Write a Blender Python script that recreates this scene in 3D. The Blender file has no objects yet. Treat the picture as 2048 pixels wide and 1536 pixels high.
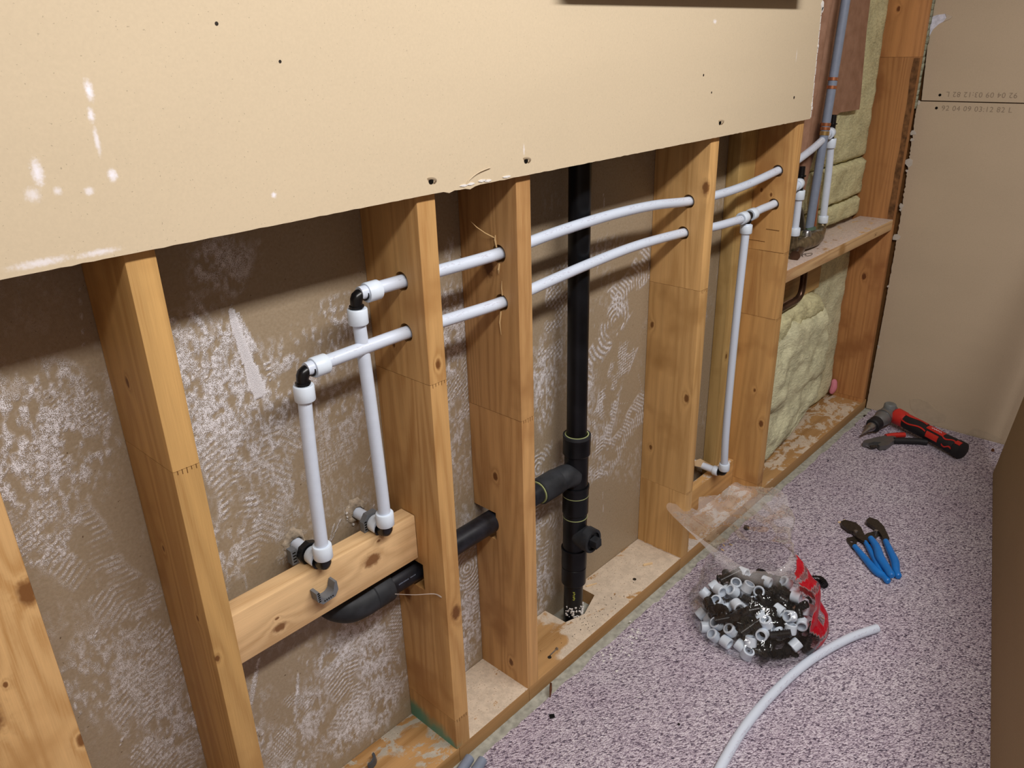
import bpy, bmesh, math, random
import numpy as np
from mathutils import Vector, Matrix, noise as mnoise
random.seed(7); rng = np.random.default_rng(7)
SC = bpy.context.scene; COL = SC.collection

# ------------------------------------------------------------------ camera, world, lights, exposure
cam = bpy.data.cameras.new('camera'); camo = bpy.data.objects.new('camera', cam); COL.objects.link(camo)
yw, pt, rl = 0.757147, -0.411067, -0.0283115
fw = Vector((math.cos(pt)*math.cos(yw), math.cos(pt)*math.sin(yw), math.sin(pt)))
rt = fw.cross(Vector((0, 0, 1))).normalized(); up = rt.cross(fw)
R_ = rt*math.cos(rl)+up*math.sin(rl); U_ = -rt*math.sin(rl)+up*math.cos(rl)
camo.matrix_world = Matrix(((R_.x, U_.x, -fw.x, -0.286342), (R_.y, U_.y, -fw.y, -0.943567), (R_.z, U_.z, -fw.z, 1.421138), (0, 0, 0, 1)))
cam.sensor_width = 36; cam.lens = 1568.376*36/2048; cam.clip_start = 0.02
SC.camera = camo
w = bpy.data.worlds.new('world'); SC.world = w; w.use_nodes = True
w.node_tree.nodes['Background'].inputs[0].default_value = (1.0, 0.93, 0.88, 1)
w.node_tree.nodes['Background'].inputs[1].default_value = 0.20
def area(name, loc, size, power, col, aim=(0, 0, -1)):
    l = bpy.data.lights.new(name, 'AREA'); l.shape = 'DISK'; l.size = size; l.energy = power; l.color = col
    o = bpy.data.objects.new(name, l); COL.objects.link(o); o.location = loc
    o.rotation_euler = Vector(aim).to_track_quat('-Z', 'Y').to_euler(); return o
lampo = area('ceiling_lamp', (0.55, -1.27, 2.40), 2.2, 60, (1.0, 0.965, 0.94), (0, 0, -1))   # a long ceiling tube fixture
lampo.data.shape = 'RECTANGLE'; lampo.data.size = 2.3; lampo.data.size_y = .16; lampo.rotation_euler = (math.radians(16), 0, 0)
SC.view_settings.view_transform = 'Standard'; SC.view_settings.look = 'None'
SC.view_settings.gamma = 1; SC.view_settings.use_curve_mapping = False; SC.view_settings.exposure = 0.0

# ------------------------------------------------------------------ node helper
class NT:
    def __init__(s, name, rough=.6, spec=.4, metal=0):
        s.m = bpy.data.materials.new(name); s.m.use_nodes = True; s.t = s.m.node_tree
        s.b = s.t.nodes['Principled BSDF']; s.b.inputs['Roughness'].default_value = rough
        s.b.inputs['Specular IOR Level'].default_value = spec; s.b.inputs['Metallic'].default_value = metal
    def n(s, typ, **kw):
        d = s.t.nodes.new(typ)
        for k, v in kw.items(): setattr(d, k, v)
        return d
    def _in(s, sock, v):
        if isinstance(v, bpy.types.NodeSocket): s.t.links.new(v, sock)
        elif v is not None: sock.default_value = v
    def math(s, op, a, b=None, c=None, clamp=False):
        d = s.n('ShaderNodeMath', operation=op, use_clamp=clamp)
        for i, v in enumerate((a, b, c)): s._in(d.inputs[i], v)
        return d.outputs[0]
    def vm(s, op, a, b=None, scale=None):
        d = s.n('ShaderNodeVectorMath', operation=op)
        s._in(d.inputs[0], a); s._in(d.inputs[1], b)
        if scale is not None: s._in(d.inputs['Scale'], scale)
        return d.outputs['Value'] if op in ('LENGTH', 'DOT_PRODUCT', 'DISTANCE') else d.outputs[0]
    def noise(s, vec, scale=5, detail=3, rough=.5, dist=0):
        d = s.n('ShaderNodeTexNoise'); s._in(d.inputs['Vector'], vec); s._in(d.inputs['Scale'], scale)
        d.inputs['Detail'].default_value = detail; d.inputs['Roughness'].default_value = rough; d.inputs['Distortion'].default_value = dist
        return d.outputs[0]
    def ramp(s, f, stops):
        d = s.n('ShaderNodeValToRGB'); e = d.color_ramp.elements
        while len(e) < len(stops): e.new(.5)
        for x, (p, c) in zip(e, stops):
            x.position = p; x.color = (c if isinstance(c, tuple) else (c, c, c))+(1,)
        s._in(d.inputs[0], f); return d.outputs[0]
    def sstep(s, v, a, b):
        d = s.n('ShaderNodeMapRange', interpolation_type='SMOOTHSTEP'); s._in(d.inputs[0], v)
        d.inputs[1].default_value = a; d.inputs[2].default_value = b; return d.outputs[0]
    def mix(s, f, a, b, bt='MIX'):
        d = s.n('ShaderNodeMix', data_type='RGBA', blend_type=bt); s._in(d.inputs[0], f)
        for sock, v in ((d.inputs[6], a), (d.inputs[7], b)):
            if isinstance(v, tuple) and len(v) == 3: v = v+(1,)
            s._in(sock, v)
        return d.outputs[2]
    def pos(s): return s.n('ShaderNodeNewGeometry').outputs['Position']
    def rnd(s): return s.n('ShaderNodeObjectInfo').outputs['Random']
    def bump(s, h, strength=.2, dist=.001):
        d = s.n('ShaderNodeBump'); d.inputs['Strength'].default_value = strength; d.inputs['Distance'].default_value = dist
        s._in(d.inputs['Height'], h); s._in(s.b.inputs['Normal'], d.outputs[0])
    def col(s, v):
        if isinstance(v, tuple) and len(v) == 3: v = v+(1,)
        s._in(s.b.inputs['Base Color'], v)

def mult(a, k): return tuple(min(1, x*k) for x in a)
def plain(name, c, rough=.5, spec=.4, metal=0, var=.06, scale=60, bump=.0):
    N = NT(name, rough, spec, metal); p = N.pos(); f = N.noise(p, scale, 3)
    N.col(N.ramp(f, [(.3, mult(c, 1-var)), (.7, mult(c, 1+var))]))
    if bump: N.bump(f, bump, .001)
    return N.m
def wood(name, base, dark, axis='z', knots=(), dust=None, rough=.55, grain=1.0, stains=(), bare=()):
    """grain runs along axis; knots = world (x,y,z,r); dust = (amount, scale, colour) pale layer broken by worn patches"""
    N = NT(name, rough, .3); p = N.pos()
    off = N.math('MULTIPLY', N.rnd(), 37.0)
    cv = N.n('ShaderNodeCombineXYZ')
    for i in range(3): N._in(cv.inputs[i], off)
    q = N.vm('ADD', p, cv.outputs[0])
    s = [1, 1, 1]; s['xyz'.index(axis)] = .055
    qs = N.vm('MULTIPLY', q, tuple(s))
    warp = N.noise(N.vm('MULTIPLY', q, tuple(x*1. for x in s)), 9, 2)
    ph = N.math('MULTIPLY', warp, 26.0*grain)
    km = None
    for (kx, ky, kz, kr) in knots:
        ks = [1, 1, 1]; ks['xyz'.index(axis)] = .62
        d = N.vm('LENGTH', N.vm('MULTIPLY', N.vm('SUBTRACT', p, (kx, ky, kz)), tuple(x/kr for x in ks)))
        d = N.math('ADD', d, N.math('MULTIPLY', N.math('SUBTRACT', N.noise(p, 140, 2), .5), .7))
        near = N.math('DIVIDE', 5.0, N.math('ADD', 1.0, N.math('MULTIPLY', d, d)))
        ph = N.math('ADD', ph, near)
        m = N.math('SUBTRACT', 1.0, N.sstep(d, .55, 1.25)); km = m if km is None else N.math('MAXIMUM', km, m)
    rings = N.math('ADD', N.math('MULTIPLY', N.math('SINE', N.math('MULTIPLY', ph, 3.2)), .5), .5)
    fib = N.noise(N.vm('MULTIPLY', q, tuple(1 if x == 1 else .03 for x in s)), 520, 2, .6)
    big = N.noise(qs, 14, 3)
    f = N.math('ADD', N.math('MULTIPLY', rings, .22), N.math('ADD', N.math('MULTIPLY', fib, .38), N.math('MULTIPLY', big, .44)))
    c = N.ramp(f, [(.28, dark), (.5, base), (.78, mult(base, 1.22))])
    c = N.mix(N.sstep(N.noise(p, 7, 3), .52, .75), c, mult(dark, .95), 'MIX') if dust is None else c
    if km is not None:
        c = N.mix(km, c, (dark[0]*.42, dark[1]*.33, dark[2]*.28))
    for (sx, sy, sz, sr, sc) in stains:
        d = N.vm('LENGTH', N.vm('DIVIDE', N.vm('SUBTRACT', p, (sx, sy, sz)), (sr, sr, sr)))
        c = N.mix(N.math('MULTIPLY', N.math('SUBTRACT', 1.0, N.sstep(N.math('ADD', d, N.math('MULTIPLY', N.noise(p, 60, 3), .5)), .6, 1.4)), .85), c, sc)
    v = N.math('ADD', .86, N.math('MULTIPLY', N.rnd(), .26))
    c = N.mix(1.0, c, v, 'MULTIPLY')
    if dust:
        amt, sc, dc = dust
        n1 = N.noise(N.vm('MULTIPLY', p, (1, 1.6, 1)), sc, 6, .68, .6)
        n2 = N.noise(N.vm('ADD', p, (3, 1, 0)), sc*4, 5, .7, .3)
        m = N.sstep(N.math('ADD', n1, N.math('MULTIPLY', N.math('SUBTRACT', n2, .5), .35)), .62-amt*.3, .68-amt*.3)
        for (bx_, by_, br_) in bare:
            d = N.vm('LENGTH', N.vm('DIVIDE', N.vm('SUBTRACT', p, (bx_, by_, .038)), (br_, br_*.6, br_)))
            m = N.math('MULTIPLY', m, N.sstep(N.math('ADD', d, N.math('MULTIPLY', N.math('SUBTRACT', n1, .5), 2.2)), .75, 1.05))
        c2 = N.mix(N.sstep(N.noise(p, 260, 3), .62, .7), dc, mult(dark, .6))
        c2 = N.mix(N.sstep(n2, .35, .7), c2, mult(dc, .78))
        nz = N.n('ShaderNodeSeparateXYZ'); N._in(nz.inputs[0], N.n('ShaderNodeNewGeometry').outputs['Normal'])
        c = N.mix(N.math('MULTIPLY', m, N.sstep(nz.outputs[2], .4, .8)), c, c2)
    N.col(c); N.bump(N.math('ADD', fib, N.math('MULTIPLY', rings, .4)), .25, .0006)
    return N.m
def paper(name, c, spots=(), var=.05, spotcol=(.8, .78, .78), rough=.8):
    """drywall face paper; spots = (x,y,z,rx,ry,rz,strength)"""
    N = NT(name, rough, .25); p = N.pos()
    f = N.math('ADD', N.math('MULTIPLY', N.noise(p, 260, 2), .5), N.math('MULTIPLY', N.noise(N.vm('MULTIPLY', p, (.6, 1, 2.2)), 3.2, 4), .5))
    cc = N.ramp(f, [(.35, mult(c, 1-var)), (.65, mult(c, 1+var))])
    cc = N.mix(N.sstep(N.noise(p, 330, 1), .72, .78), cc, mult(c, .72))
    for (x, y, z, rx, ry, rz, k) in spots:
        d = N.vm('LENGTH', N.vm('DIVIDE', N.vm('SUBTRACT', p, (x, y, z)), (rx, ry, rz)))
        m = N.math('MULTIPLY', N.math('SUBTRACT', 1.0, N.sstep(N.math('ADD', d, N.math('MULTIPLY', N.noise(p, 300, 3), .9)), .5, 1.5)), k)
        cc = N.mix(m, cc, spotcol)
    N.col(cc); N.bump(f, .12, .0008); return N.m

# ------------------------------------------------------------------ mesh builder
class MB:
    def __init__(s): s.v = []; s.f = []; s.col = {}
    def add(s, vs, fs):
        b = len(s.v); s.v += [tuple(x) for x in vs]; s.f += [tuple(i+b for i in f) for f in fs]; return b
    def box(s, a, b, bev=0):
        return s.prism([(a[0], a[1]), (b[0], a[1]), (b[0], b[1]), (a[0], b[1])], a[2], b[2], 'z', bev)
    def prism(s, poly, z0, z1, axis='z', bev=0):
        """polygon extruded along axis. poly coords: z:(x,y) x:(y,z) y:(x,z); bev rounds the profile's corners"""
        if bev: poly = rounded(poly, bev)
        ar = sum(poly[i][0]*poly[(i+1) % len(poly)][1]-poly[(i+1) % len(poly)][0]*poly[i][1] for i in range(len(poly)))
        if (ar < 0) != (axis == 'y'): poly = poly[::-1]
        f = {'z': lambda a, b, c: (a, b, c), 'x': lambda a, b, c: (c, a, b), 'y': lambda a, b, c: (a, c, b)}[axis]
        n = len(poly); vs = [f(a, b, z0) for a, b in poly]+[f(a, b, z1) for a, b in poly]
        s.add(vs, [tuple(range(n))[::-1], tuple(range(n, 2*n))]+[(i, (i+1) % n, n+(i+1) % n, n+i) for i in range(n)])
        return s
    def tube(s, pts, r, seg=14, inner=None, cap=True, squash=None):
        pts = [Vector(p) for p in pts]; n = len(pts); rs = r if isinstance(r, (list, tuple)) else [r]*n
        T = []
        for i in range(n):
            t = (pts[min(i+1, n-1)]-pts[max(i-1, 0)])
            if t.length < 1e-9: t = T[-1] if T else Vector((0, 0, 1))
            T.append(t.normalized())
        ref = Vector((0, 0, 1)) if abs(T[0].z) < .9 else Vector((1, 0, 0))
        N_ = (ref-T[0]*ref.dot(T[0])).normalized(); fr = []
        for t in T:
            N_ = (N_-t*N_.dot(t)).normalized(); fr.append((N_.copy(), t.cross(N_)))
        def ringv(p, a, b, rr):
            return [p+a*(rr*math.cos(2*math.pi*k/seg))+b*(rr*(squash or 1)*math.sin(2*math.pi*k/seg)) for k in range(seg)]
        vs = []
        for p, (a, b), rr in zip(pts, fr, rs): vs += ringv(p, a, b, rr)
        fs = [(i*seg+k, i*seg+(k+1) % seg, (i+1)*seg+(k+1) % seg, (i+1)*seg+k) for i in range(n-1) for k in range(seg)]
        if inner is None:
            if cap: fs += [tuple(range(seg))[::-1], tuple(range((n-1)*seg, n*seg))]
        else:
            o = len(vs)
            for p, (a, b), rr in zip(pts, fr, rs): vs += ringv(p, a, b, rr*inner)
            fs += [(o+i*seg+k, o+(i+1)*seg+k, o+(i+1)*seg+(k+1) % seg, o+i*seg+(k+1) % seg) for i in range(n-1) for k in range(seg)]
            for k in range(seg):
                k2 = (k+1) % seg; fs += [(k, o+k, o+k2, k2), ((n-1)*seg+k, (n-1)*seg+k2, o+(n-1)*seg+k2, o+(n-1)*seg+k)]
        s.add(vs, fs); return s
    def cyl(s, a, b, r, seg=20, inner=None): return s.tube([a, b], r, seg, inner)
    def xf(s, M):
        s.v = [tuple(M @ Vector(v)) for v in s.v]; return s
def rounded(poly, r, k=3):
    out = []; n = len(poly)
    for i in range(n):
        p = Vector(poly[i]); a = (Vector(poly[i-1])-p).normalized(); b = (Vector(poly[(i+1) % n])-p).normalized()
        for j in range(k):
            t = j/(k-1); q = (1-t)**2*(p+a*r)+2*t*(1-t)*p+t*t*(p+b*r); out.append((q.x, q.y))
    return out
def spline(P, m=8):
    P = [Vector(p) for p in P]; out = []
    for i in range(len(P)-1):
        p0 = P[max(i-1, 0)]; p1 = P[i]; p2 = P[i+1]; p3 = P[min(i+2, len(P)-1)]
        for j in range(m):
            t = j/m; out.append(.5*((2*p1)+(p2-p0)*t+(2*p0-5*p1+4*p2-p3)*t*t+(3*p1-p0-3*p2+p3)*t**3))
    return out+[P[-1]]

ROOT = {}
def link(name, mb, mat, parent=None, loc=None, smooth=35, label=None):
    """ONE mesh object from world-space geometry. parent: thing or part; loc: origin of a thing that is a single mesh"""
    me = bpy.data.meshes.new(name)
    if parent is not None: L = Vector(ROOT[parent.name])
    else:
        if loc is None:
            xs = np.array(mb.v); loc = ((xs[:, 0].min()+xs[:, 0].max())/2, (xs[:, 1].min()+xs[:, 1].max())/2, xs[:, 2].min())
        L = Vector(loc)
    me.from_pydata([tuple(Vector(v)-L) for v in mb.v], [], mb.f)
    me.polygons.foreach_set('use_smooth', [True]*len(me.polygons)); me.set_sharp_from_angle(angle=math.radians(smooth))
    me.materials.append(mat); o = bpy.data.objects.new(name, me); COL.objects.link(o)
    if parent is not None: o.parent = parent
    else: o.location = L
    ROOT[o.name] = tuple(L)
    if label: o['label'] = label
    return o
def thing(name, loc, label, cat, group=None, kind=None):
    o = bpy.data.objects.new(name, None); COL.objects.link(o); o.location = loc; o.empty_display_size = .05; ROOT[o.name] = tuple(loc)
    return tag(o, label, cat, group, kind)
def tag(o, label=None, cat=None, group=None, kind=None):
    if label: o['label'] = label
    if cat: o['category'] = cat
    if group: o['group'] = group
    if kind: o['kind'] = kind
    return o
def cut(o, cutter_mb):
    """real hole: boolean applied in place, cutter removed"""
    me = bpy.data.meshes.new('c'); L = ROOT[o.name]; me.from_pydata([tuple(Vector(v)-Vector(L)) for v in cutter_mb.v], [], cutter_mb.f)
    c = bpy.data.objects.new('c', me); COL.objects.link(c)
    keep = o.parent; o.parent = None; l0 = o.location.copy(); o.location = (0, 0, 0)
    m = o.modifiers.new('b', 'BOOLEAN'); m.operation = 'DIFFERENCE'; m.solver = 'EXACT'; m.object = c
    bpy.context.view_layer.update()
    dg = bpy.context.evaluated_depsgraph_get(); new = bpy.data.meshes.new_from_object(o.evaluated_get(dg))
    o.modifiers.clear(); old = o.data; o.data = new; bpy.data.objects.remove(c); bpy.data.meshes.remove(me)
    o.location = l0; o.parent = keep
    new.polygons.foreach_set('use_smooth', [True]*len(new.polygons)); new.set_sharp_from_angle(angle=math.radians(35))

# ------------------------------------------------------------------ materials
AMB = (.50, .29, .112); AMD = (.38, .19, .062)
M_ = {}
M_['white'] = plain('white_plastic', (.63, .70, .82), .38, .5, var=.03)
M_['collar'] = plain('white_collar_plastic', (.70, .79, .90), .32, .5, var=.03)
M_['black'] = plain('black_plastic', (.006, .006, .007), .28, .4)
M_['abs'] = plain('black_drain_plastic', (.006, .0065, .008), .30, .22, var=.5, scale=16)
M_['absdust'] = plain('dusty_drain_plastic', (.024, .026, .030), .55, .25, var=.45, scale=26)
M_['lime'] = plain('lime_primer', (.34, .38, .17), .6)
M_['grey'] = plain('grey_plastic', (.14, .15, .165), .45, .4)
M_['greypipe'] = plain('grey_pipe_plastic', (.20, .235, .31), .5, .4)
M_['copper'] = plain('copper', (.55, .22, .11), .3, .5, .8)
M_['olddark'] = plain('tarnished_copper', (.10, .055, .035), .3, .5, .75, .35, 30)
M_['brass'] = plain('tarnished_brass', (.19, .15, .09), .38, .5, .7, .5, 60, .2)
M_['green'] = plain('green_brass', (.07, .12, .08), .5)
M_['gypsum'] = plain('white_gypsum', (.72, .70, .68), .9, .2, var=.12, scale=200, bump=.5)
M_['gyptorn'] = plain('torn_gypsum', (.62, .63, .72), .9, .2, var=.2, scale=90, bump=.6)
M_['paper'] = paper('torn_paper', (.50, .42, .33))
M_['dark'] = plain('dark_hole', (.01, .008, .006), .9, .1)
M_['crack'] = plain('joint_shadow_wood', (.13, .06, .02), .9, .1)
M_['steel'] = plain('dark_steel', (.06, .05, .042), .42, .5, .7, .3, 200)
M_['bright'] = plain('bright_steel', (.35, .35, .36), .28, .5, .9, .15, 80)
M_['blue'] = plain('blue_grip', (.008, .17, .56), .35, .5)
M_['red'] = plain('red_grip', (.50, .025, .018), .42, .4)
M_['rubber'] = plain('black_rubber', (.015, .014, .016), .6, .3)
M_['concrete'] = plain('concrete', (.36, .36, .31), .9, .2, var=.25, scale=70, bump=.5)
M_['rust'] = plain('rusty_steel', (.12, .045, .02), .7, .3, .3, .4, 90)
M_['sliver'] = plain('pale_splinter', (.72, .52, .30), .7, .2)
M_['frame'] = plain('dark_frame', (.10, .07, .065), .6, .3)
M_['ceil'] = plain('ceiling_paint', (.45, .42, .38), .9, .2)
def pexmat():
    N = NT('printed_white_pipe', .36, .5); p = N.pos()
    n = N.sstep(N.noise(N.vm('MULTIPLY', p, (130, 400, 400)), 1, 2, .7), .52, .60)
    blk = N.sstep(N.noise(N.vm('MULTIPLY', p, (14, 2, 2)), 1, 1), .44, .50)
    nz = N.n('ShaderNodeSeparateXYZ'); N._in(nz.inputs[0], N.n('ShaderNodeNewGeometry').outputs['Normal'])
    m = N.math('MULTIPLY', N.math('MULTIPLY', n, blk), N.math('MULTIPLY', N.sstep(nz.outputs[2], .35, .5), N.math('SUBTRACT', 1.0, N.sstep(nz.outputs[2], .78, .9))))
    N.col(N.mix(N.math('MULTIPLY', m, .4), (.62, .69, .81), (.33, .27, .36)))
    N.b.inputs['Subsurface Weight'].default_value = .0
    return N.m
M_['pex'] = pexmat()

# ------------------------------------------------------------------ carpet
def carpetmat():
    N = NT('looped_carpet', .95, .1); p = N.pos()
    rot = N.n('ShaderNodeVectorRotate', rotation_type='Z_AXIS'); N._in(rot.inputs['Vector'], p); rot.inputs['Angle'].default_value = .55
    q = N.vm('MULTIPLY', rot.outputs[0], (1.0, 1.7, .2))
    q = N.vm('ADD', q, N.vm('SCALE', N.n('ShaderNodeTexNoise').outputs[1], None, .004))
    v = N.n('ShaderNodeTexVoronoi', feature='F1'); N._in(v.inputs['Vector'], q); v.inputs['Scale'].default_value = 205
    sep = N.n('ShaderNodeSeparateColor'); N._in(sep.inputs[0], v.outputs['Color'])
    clus = N.noise(q, 90, 3, .6)
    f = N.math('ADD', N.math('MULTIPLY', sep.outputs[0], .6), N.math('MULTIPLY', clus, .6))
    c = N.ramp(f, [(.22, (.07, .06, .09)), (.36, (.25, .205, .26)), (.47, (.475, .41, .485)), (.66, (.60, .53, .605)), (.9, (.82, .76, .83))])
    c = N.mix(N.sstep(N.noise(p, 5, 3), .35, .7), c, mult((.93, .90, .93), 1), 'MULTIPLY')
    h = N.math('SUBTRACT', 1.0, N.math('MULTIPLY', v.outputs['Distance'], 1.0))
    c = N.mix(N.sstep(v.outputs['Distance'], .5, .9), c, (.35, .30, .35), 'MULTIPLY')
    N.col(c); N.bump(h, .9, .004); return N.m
# ------------------------------------------------------------------ SETTING
mb = MB(); mb.box((-1.6, -2.6, -.10), (2.84, .16, -.004)); tag(link('floor', mb, M_['concrete'], loc=(0, 0, 0)), kind='structure')
# carpet: one sheet with a slightly ragged cut edge along the plate
edge = [(x, -.030-.008*mnoise.noise(Vector((x*14, 2, 0)))-.006*mnoise.noise(Vector((x*60, 5, 0)))) for x in np.linspace(-1.55, 2.825, 260)]
mb = MB(); mb.prism([(-1.55, -2.5), (2.825, -2.5)]+edge[::-1], -.004, .003, 'z'); 
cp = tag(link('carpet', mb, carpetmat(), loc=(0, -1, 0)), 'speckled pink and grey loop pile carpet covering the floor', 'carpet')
mb = MB(); mb.box((-1.6, -2.6, 2.44), (2.9, .2, 2.5)); tag(link('ceiling', mb, M_['ceil']), kind='structure')
mb = MB(); mb.box((-1.7, -2.7, -.1), (2.9, -2.6, 2.44)); tag(link('wall_opposite', mb, plain('pale_wall_paint', (.40, .36, .31), .8, .2)), kind='structure')
mb = MB(); mb.box((-1.7, -2.6, -.1), (-1.6, .2, 2.44)); tag(link('wall_left', mb, paper('left_wall_paper', (.5, .42, .32))), kind='structure')

# back face of the next room's drywall, scuffed white; marks are computed per vertex, fine break-up in the shader
def vnoise(x, y, f, seed):
    r = np.random.default_rng(seed).random((257, 257)); X = x*f; Y = y*f
    xi = np.floor(X).astype(int); yi = np.floor(Y).astype(int); u = X-xi; v = Y-yi; u = u*u*(3-2*u); v = v*v*(3-2*v)
    g = lambda a, b: r[a % 257, b % 257]
    return (g(xi, yi)*(1-u)+g(xi+1, yi)*u)*(1-v)+(g(xi, yi+1)*(1-u)+g(xi+1, yi+1)*u)*v
def fbm(x, y, f, seed, o=4): return sum(vnoise(x, y, f*2**i, seed+i)*.5**i for i in range(o))/sum(.5**i for i in range(o))
def wall_back():
    dx = .0032; xs = np.arange(-.36, 1.88, dx); zs = np.arange(.0, 1.26, dx); X, Z = np.meshgrid(xs, zs); m = np.zeros_like(X)
    brk = fbm(X, Z, 34, 11, 5); brk2 = fbm(X*1.0, Z*.5, 170, 21, 3); cloud = fbm(X, Z, 9, 31, 4)
    def soft(a, lo, hi): t = np.clip((a-lo)/(hi-lo), 0, 1); return t*t*(3-2*t)
    def loc(cx, cz, ang): c, s_ = math.cos(ang), math.sin(ang); return (X-cx)*c+(Z-cz)*s_, -(X-cx)*s_+(Z-cz)*c
    def blot(cx, cz, rx, rz, ang, k, br=.5):
        nonlocal m; a, b = loc(cx, cz, ang); d = np.sqrt((a/rx)**2+(b/rz)**2)+ (brk-.5)*1.1
        m = np.maximum(m, k*(1-soft(d, .5, 1.15))*soft(brk2*.6+brk*.4, br-.07, br+.10))
    def shoe(cx, cz, ang, k, L=.27, W=.095, per=.0105, style=0):
        nonlocal m; a, b = loc(cx, cz, ang)           # a along the sole
        wd = W*.5*(1-.28*np.exp(-((a+.02)/.045)**2)); inside = (1-soft(np.abs(b)-wd, -.006, .003))*(1-soft(np.abs(a)-L/2+ .9*b*b/ (W*.5)*.35, -.006, .004))
        if style == 0: tr = np.sin(2*math.pi*(a+.4*b*np.sign(b))/per)
        elif style == 1: tr = np.sin(2*math.pi*np.hypot(a-L*.28, b*1.1)/per)*.9
        else: tr = np.sin(2*math.pi*a/per)*np.sin(2*math.pi*b/per)*1.6
        m = np.maximum(m, k*inside*soft(tr, -.1, .5)*soft(brk, .36, .56))
        rim = np.exp(-((np.abs(b)-wd)/.003)**2)*(np.abs(a) < L/2); m = np.maximum(m, .6*k*rim*soft(brk, .45, .6))
    def streak(x0, z0, x1, z1, wd, k):
        nonlocal m; d = np.array([x1-x0, z1-z0]); L = np.hypot(*d); d /= L
        a = (X-x0)*d[0]+(Z-z0)*d[1]; b = -(X-x0)*d[1]+(Z-z0)*d[0]+.004*(fbm(X, Z, 12, 77, 2)-.5)
        t = np.clip(a/L, 0, 1); ww = wd*(.35+.65*t); m = np.maximum(m, k*(np.abs(b) < ww*(.75+.5*brk if k > 2 else 1))*(a > 0)*(a < L)*(1-(.5 if k < 2 else .35)*soft(np.abs(b)/ww, .3, 1))*(soft(brk, .30, .45) if k < 2 else soft(brk, .05, .30)))
    # first bay
    blot(-.05, .95, .10, .12, .3, .75); shoe(-.03, .90, 1.1, .7, style=2); shoe(-.02, .73, 1.9, .35); blot(-.02, .55, .09, .15, .2, .38, .52)
    shoe(.02, .47, 1.3, .55, per=.012, style=2); shoe(.005, .40, 1.75, .5); blot(.04, .38, .06, .09, 0, .6); blot(-.01, 1.03, .05, .04, 0, .5)
    # second bay
    blot(.18, .94, .11, .12, .2, .95, .44); shoe(.175, .97, 2.0, .8, style=1, per=.02, W=.15, L=.22); blot(.26, .86, .10, .08, .4, .8, .5)
    blot(.255, 1.13, .06, .045, 0, .5, .42); blot(.36, .93, .13, .07, .2, .6, .52); blot(.44, .98, .06, .05, 0, .7, .5)
    for i in range(26):
        a0 = random.uniform(0, 6.28); r0 = random.uniform(.02, .085)
        for k in range(6):
            t0 = a0+k*.16; t1 = t0+.17
            streak(.185+r0*math.cos(t0), .93+1.15*r0*math.sin(t0), .185+r0*math.cos(t1), .93+1.15*r0*math.sin(t1), .0012, .7)
    streak(.252, 1.06, .278, .905, .0135, 2.4); streak(.262, 1.05, .285, .97, .008, .9); streak(.25, 1.05, .235, .99, .004, .7)
    for i in range(7): streak(.290, .985-.009*i, .302, .982-.009*i, .0022, 1.0)
    shoe(.205, .775, 1.62, .95, L=.20, W=.085, per=.0115); shoe(.262, .73, 1.2, .55, L=.25); blot(.30, .76, .08, .13, .3, .45, .53)
    blot(.16, .66, .06, .08, 0, .5); blot(.42, .82, .08, .10, 0, .45, .53); shoe(.345, .69, .9, .35, style=2)
    blot(.43, .27, .05, .16, .1, .75, .42); shoe(.46, .25, 1.45, .75, per=.009); blot(.36, .33, .08, .06, .5, .8, .47); shoe(.36, .22, 1.7, .7, style=0)
    blot(.27, .22, .05, .12, -.2, .5, .5); shoe(.20, .17, 1.2, .6, style=2); streak(.19, .42, .145, .30, .009, .8); blot(.14, .24, .05, .05, 0, .7, .42)
    blot(.40, .12, .12, .07, 0, .75, .45); streak(.26, .35, .245, .27, .005, .8); shoe(.30, .11, .5, .6, style=0); blot(.18, .10, .08, .08, 0, .7, .45)
    # third bay
    blot(.70, .90, .05, .10, 0, .8, .45); shoe(.705, .83, 1.5, .8, style=2); blot(.70, .66, .05, .12, 0, .4); shoe(.70, .25, 1.5, .85, per=.01, style=1); blot(.69, .17, .06, .14, 0, .75, .44)
    blot(.71, .42, .03, .08, 0, .5); blot(.71, 1.06, .02, .03, 0, .3)
    # fourth bay
    shoe(1.02, .83, 1.3, .9, style=2, per=.014); shoe(1.20, .72, .75, .95, per=.014, style=1); shoe(1.25, .58, 1.0, .8, per=.011, style=2); blot(.98, .68, .05, .12, 0, .7, .46)
    shoe(1.22, .47, 1.4, .85, per=.010); shoe(1.32, .43, .6, .75, per=.010, style=0); shoe(1.33, .86, .5, .9, per=.012, L=.2); blot(1.13, .95, .16, .04, .15, .5, .52)
    shoe(.95, .40, 1.5, .8, style=1, per=.012); shoe(.96, .24, 1.2, .7, style=1, per=.012); blot(1.12, .45, .2, .05, .25, .45, .5); blot(1.13, .6, .06, .12, 0, .5, .48)
    blot(1.14, .35, .13, .03, .5, .5, .48); blot(.95, .12, .07, .1, 0, .6, .46)
    for i in range(90):
        x0 = random.uniform(-.3, 1.4); z0 = random.uniform(.06, 1.08); a = random.gauss(1.45, .5); L = random.uniform(.02, .09)
        streak(x0, z0, x0+L*math.cos(a), z0+L*math.sin(a), random.uniform(.0008, .0022), random.uniform(.3, .75))
    m = np.maximum(m, .16*soft(cloud, .50, .72)*soft(brk2, .50, .62)); m *= (Z > .038)
    m *= 1-.55*soft(Z, 1.06, 1.14)*(1-((X > .2)*(X < .32)))
    nz, nx = X.shape; relief = .0012*brk*0
    V = np.stack([X.ravel(), (.15+relief).ravel(), Z.ravel()], 1)
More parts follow.
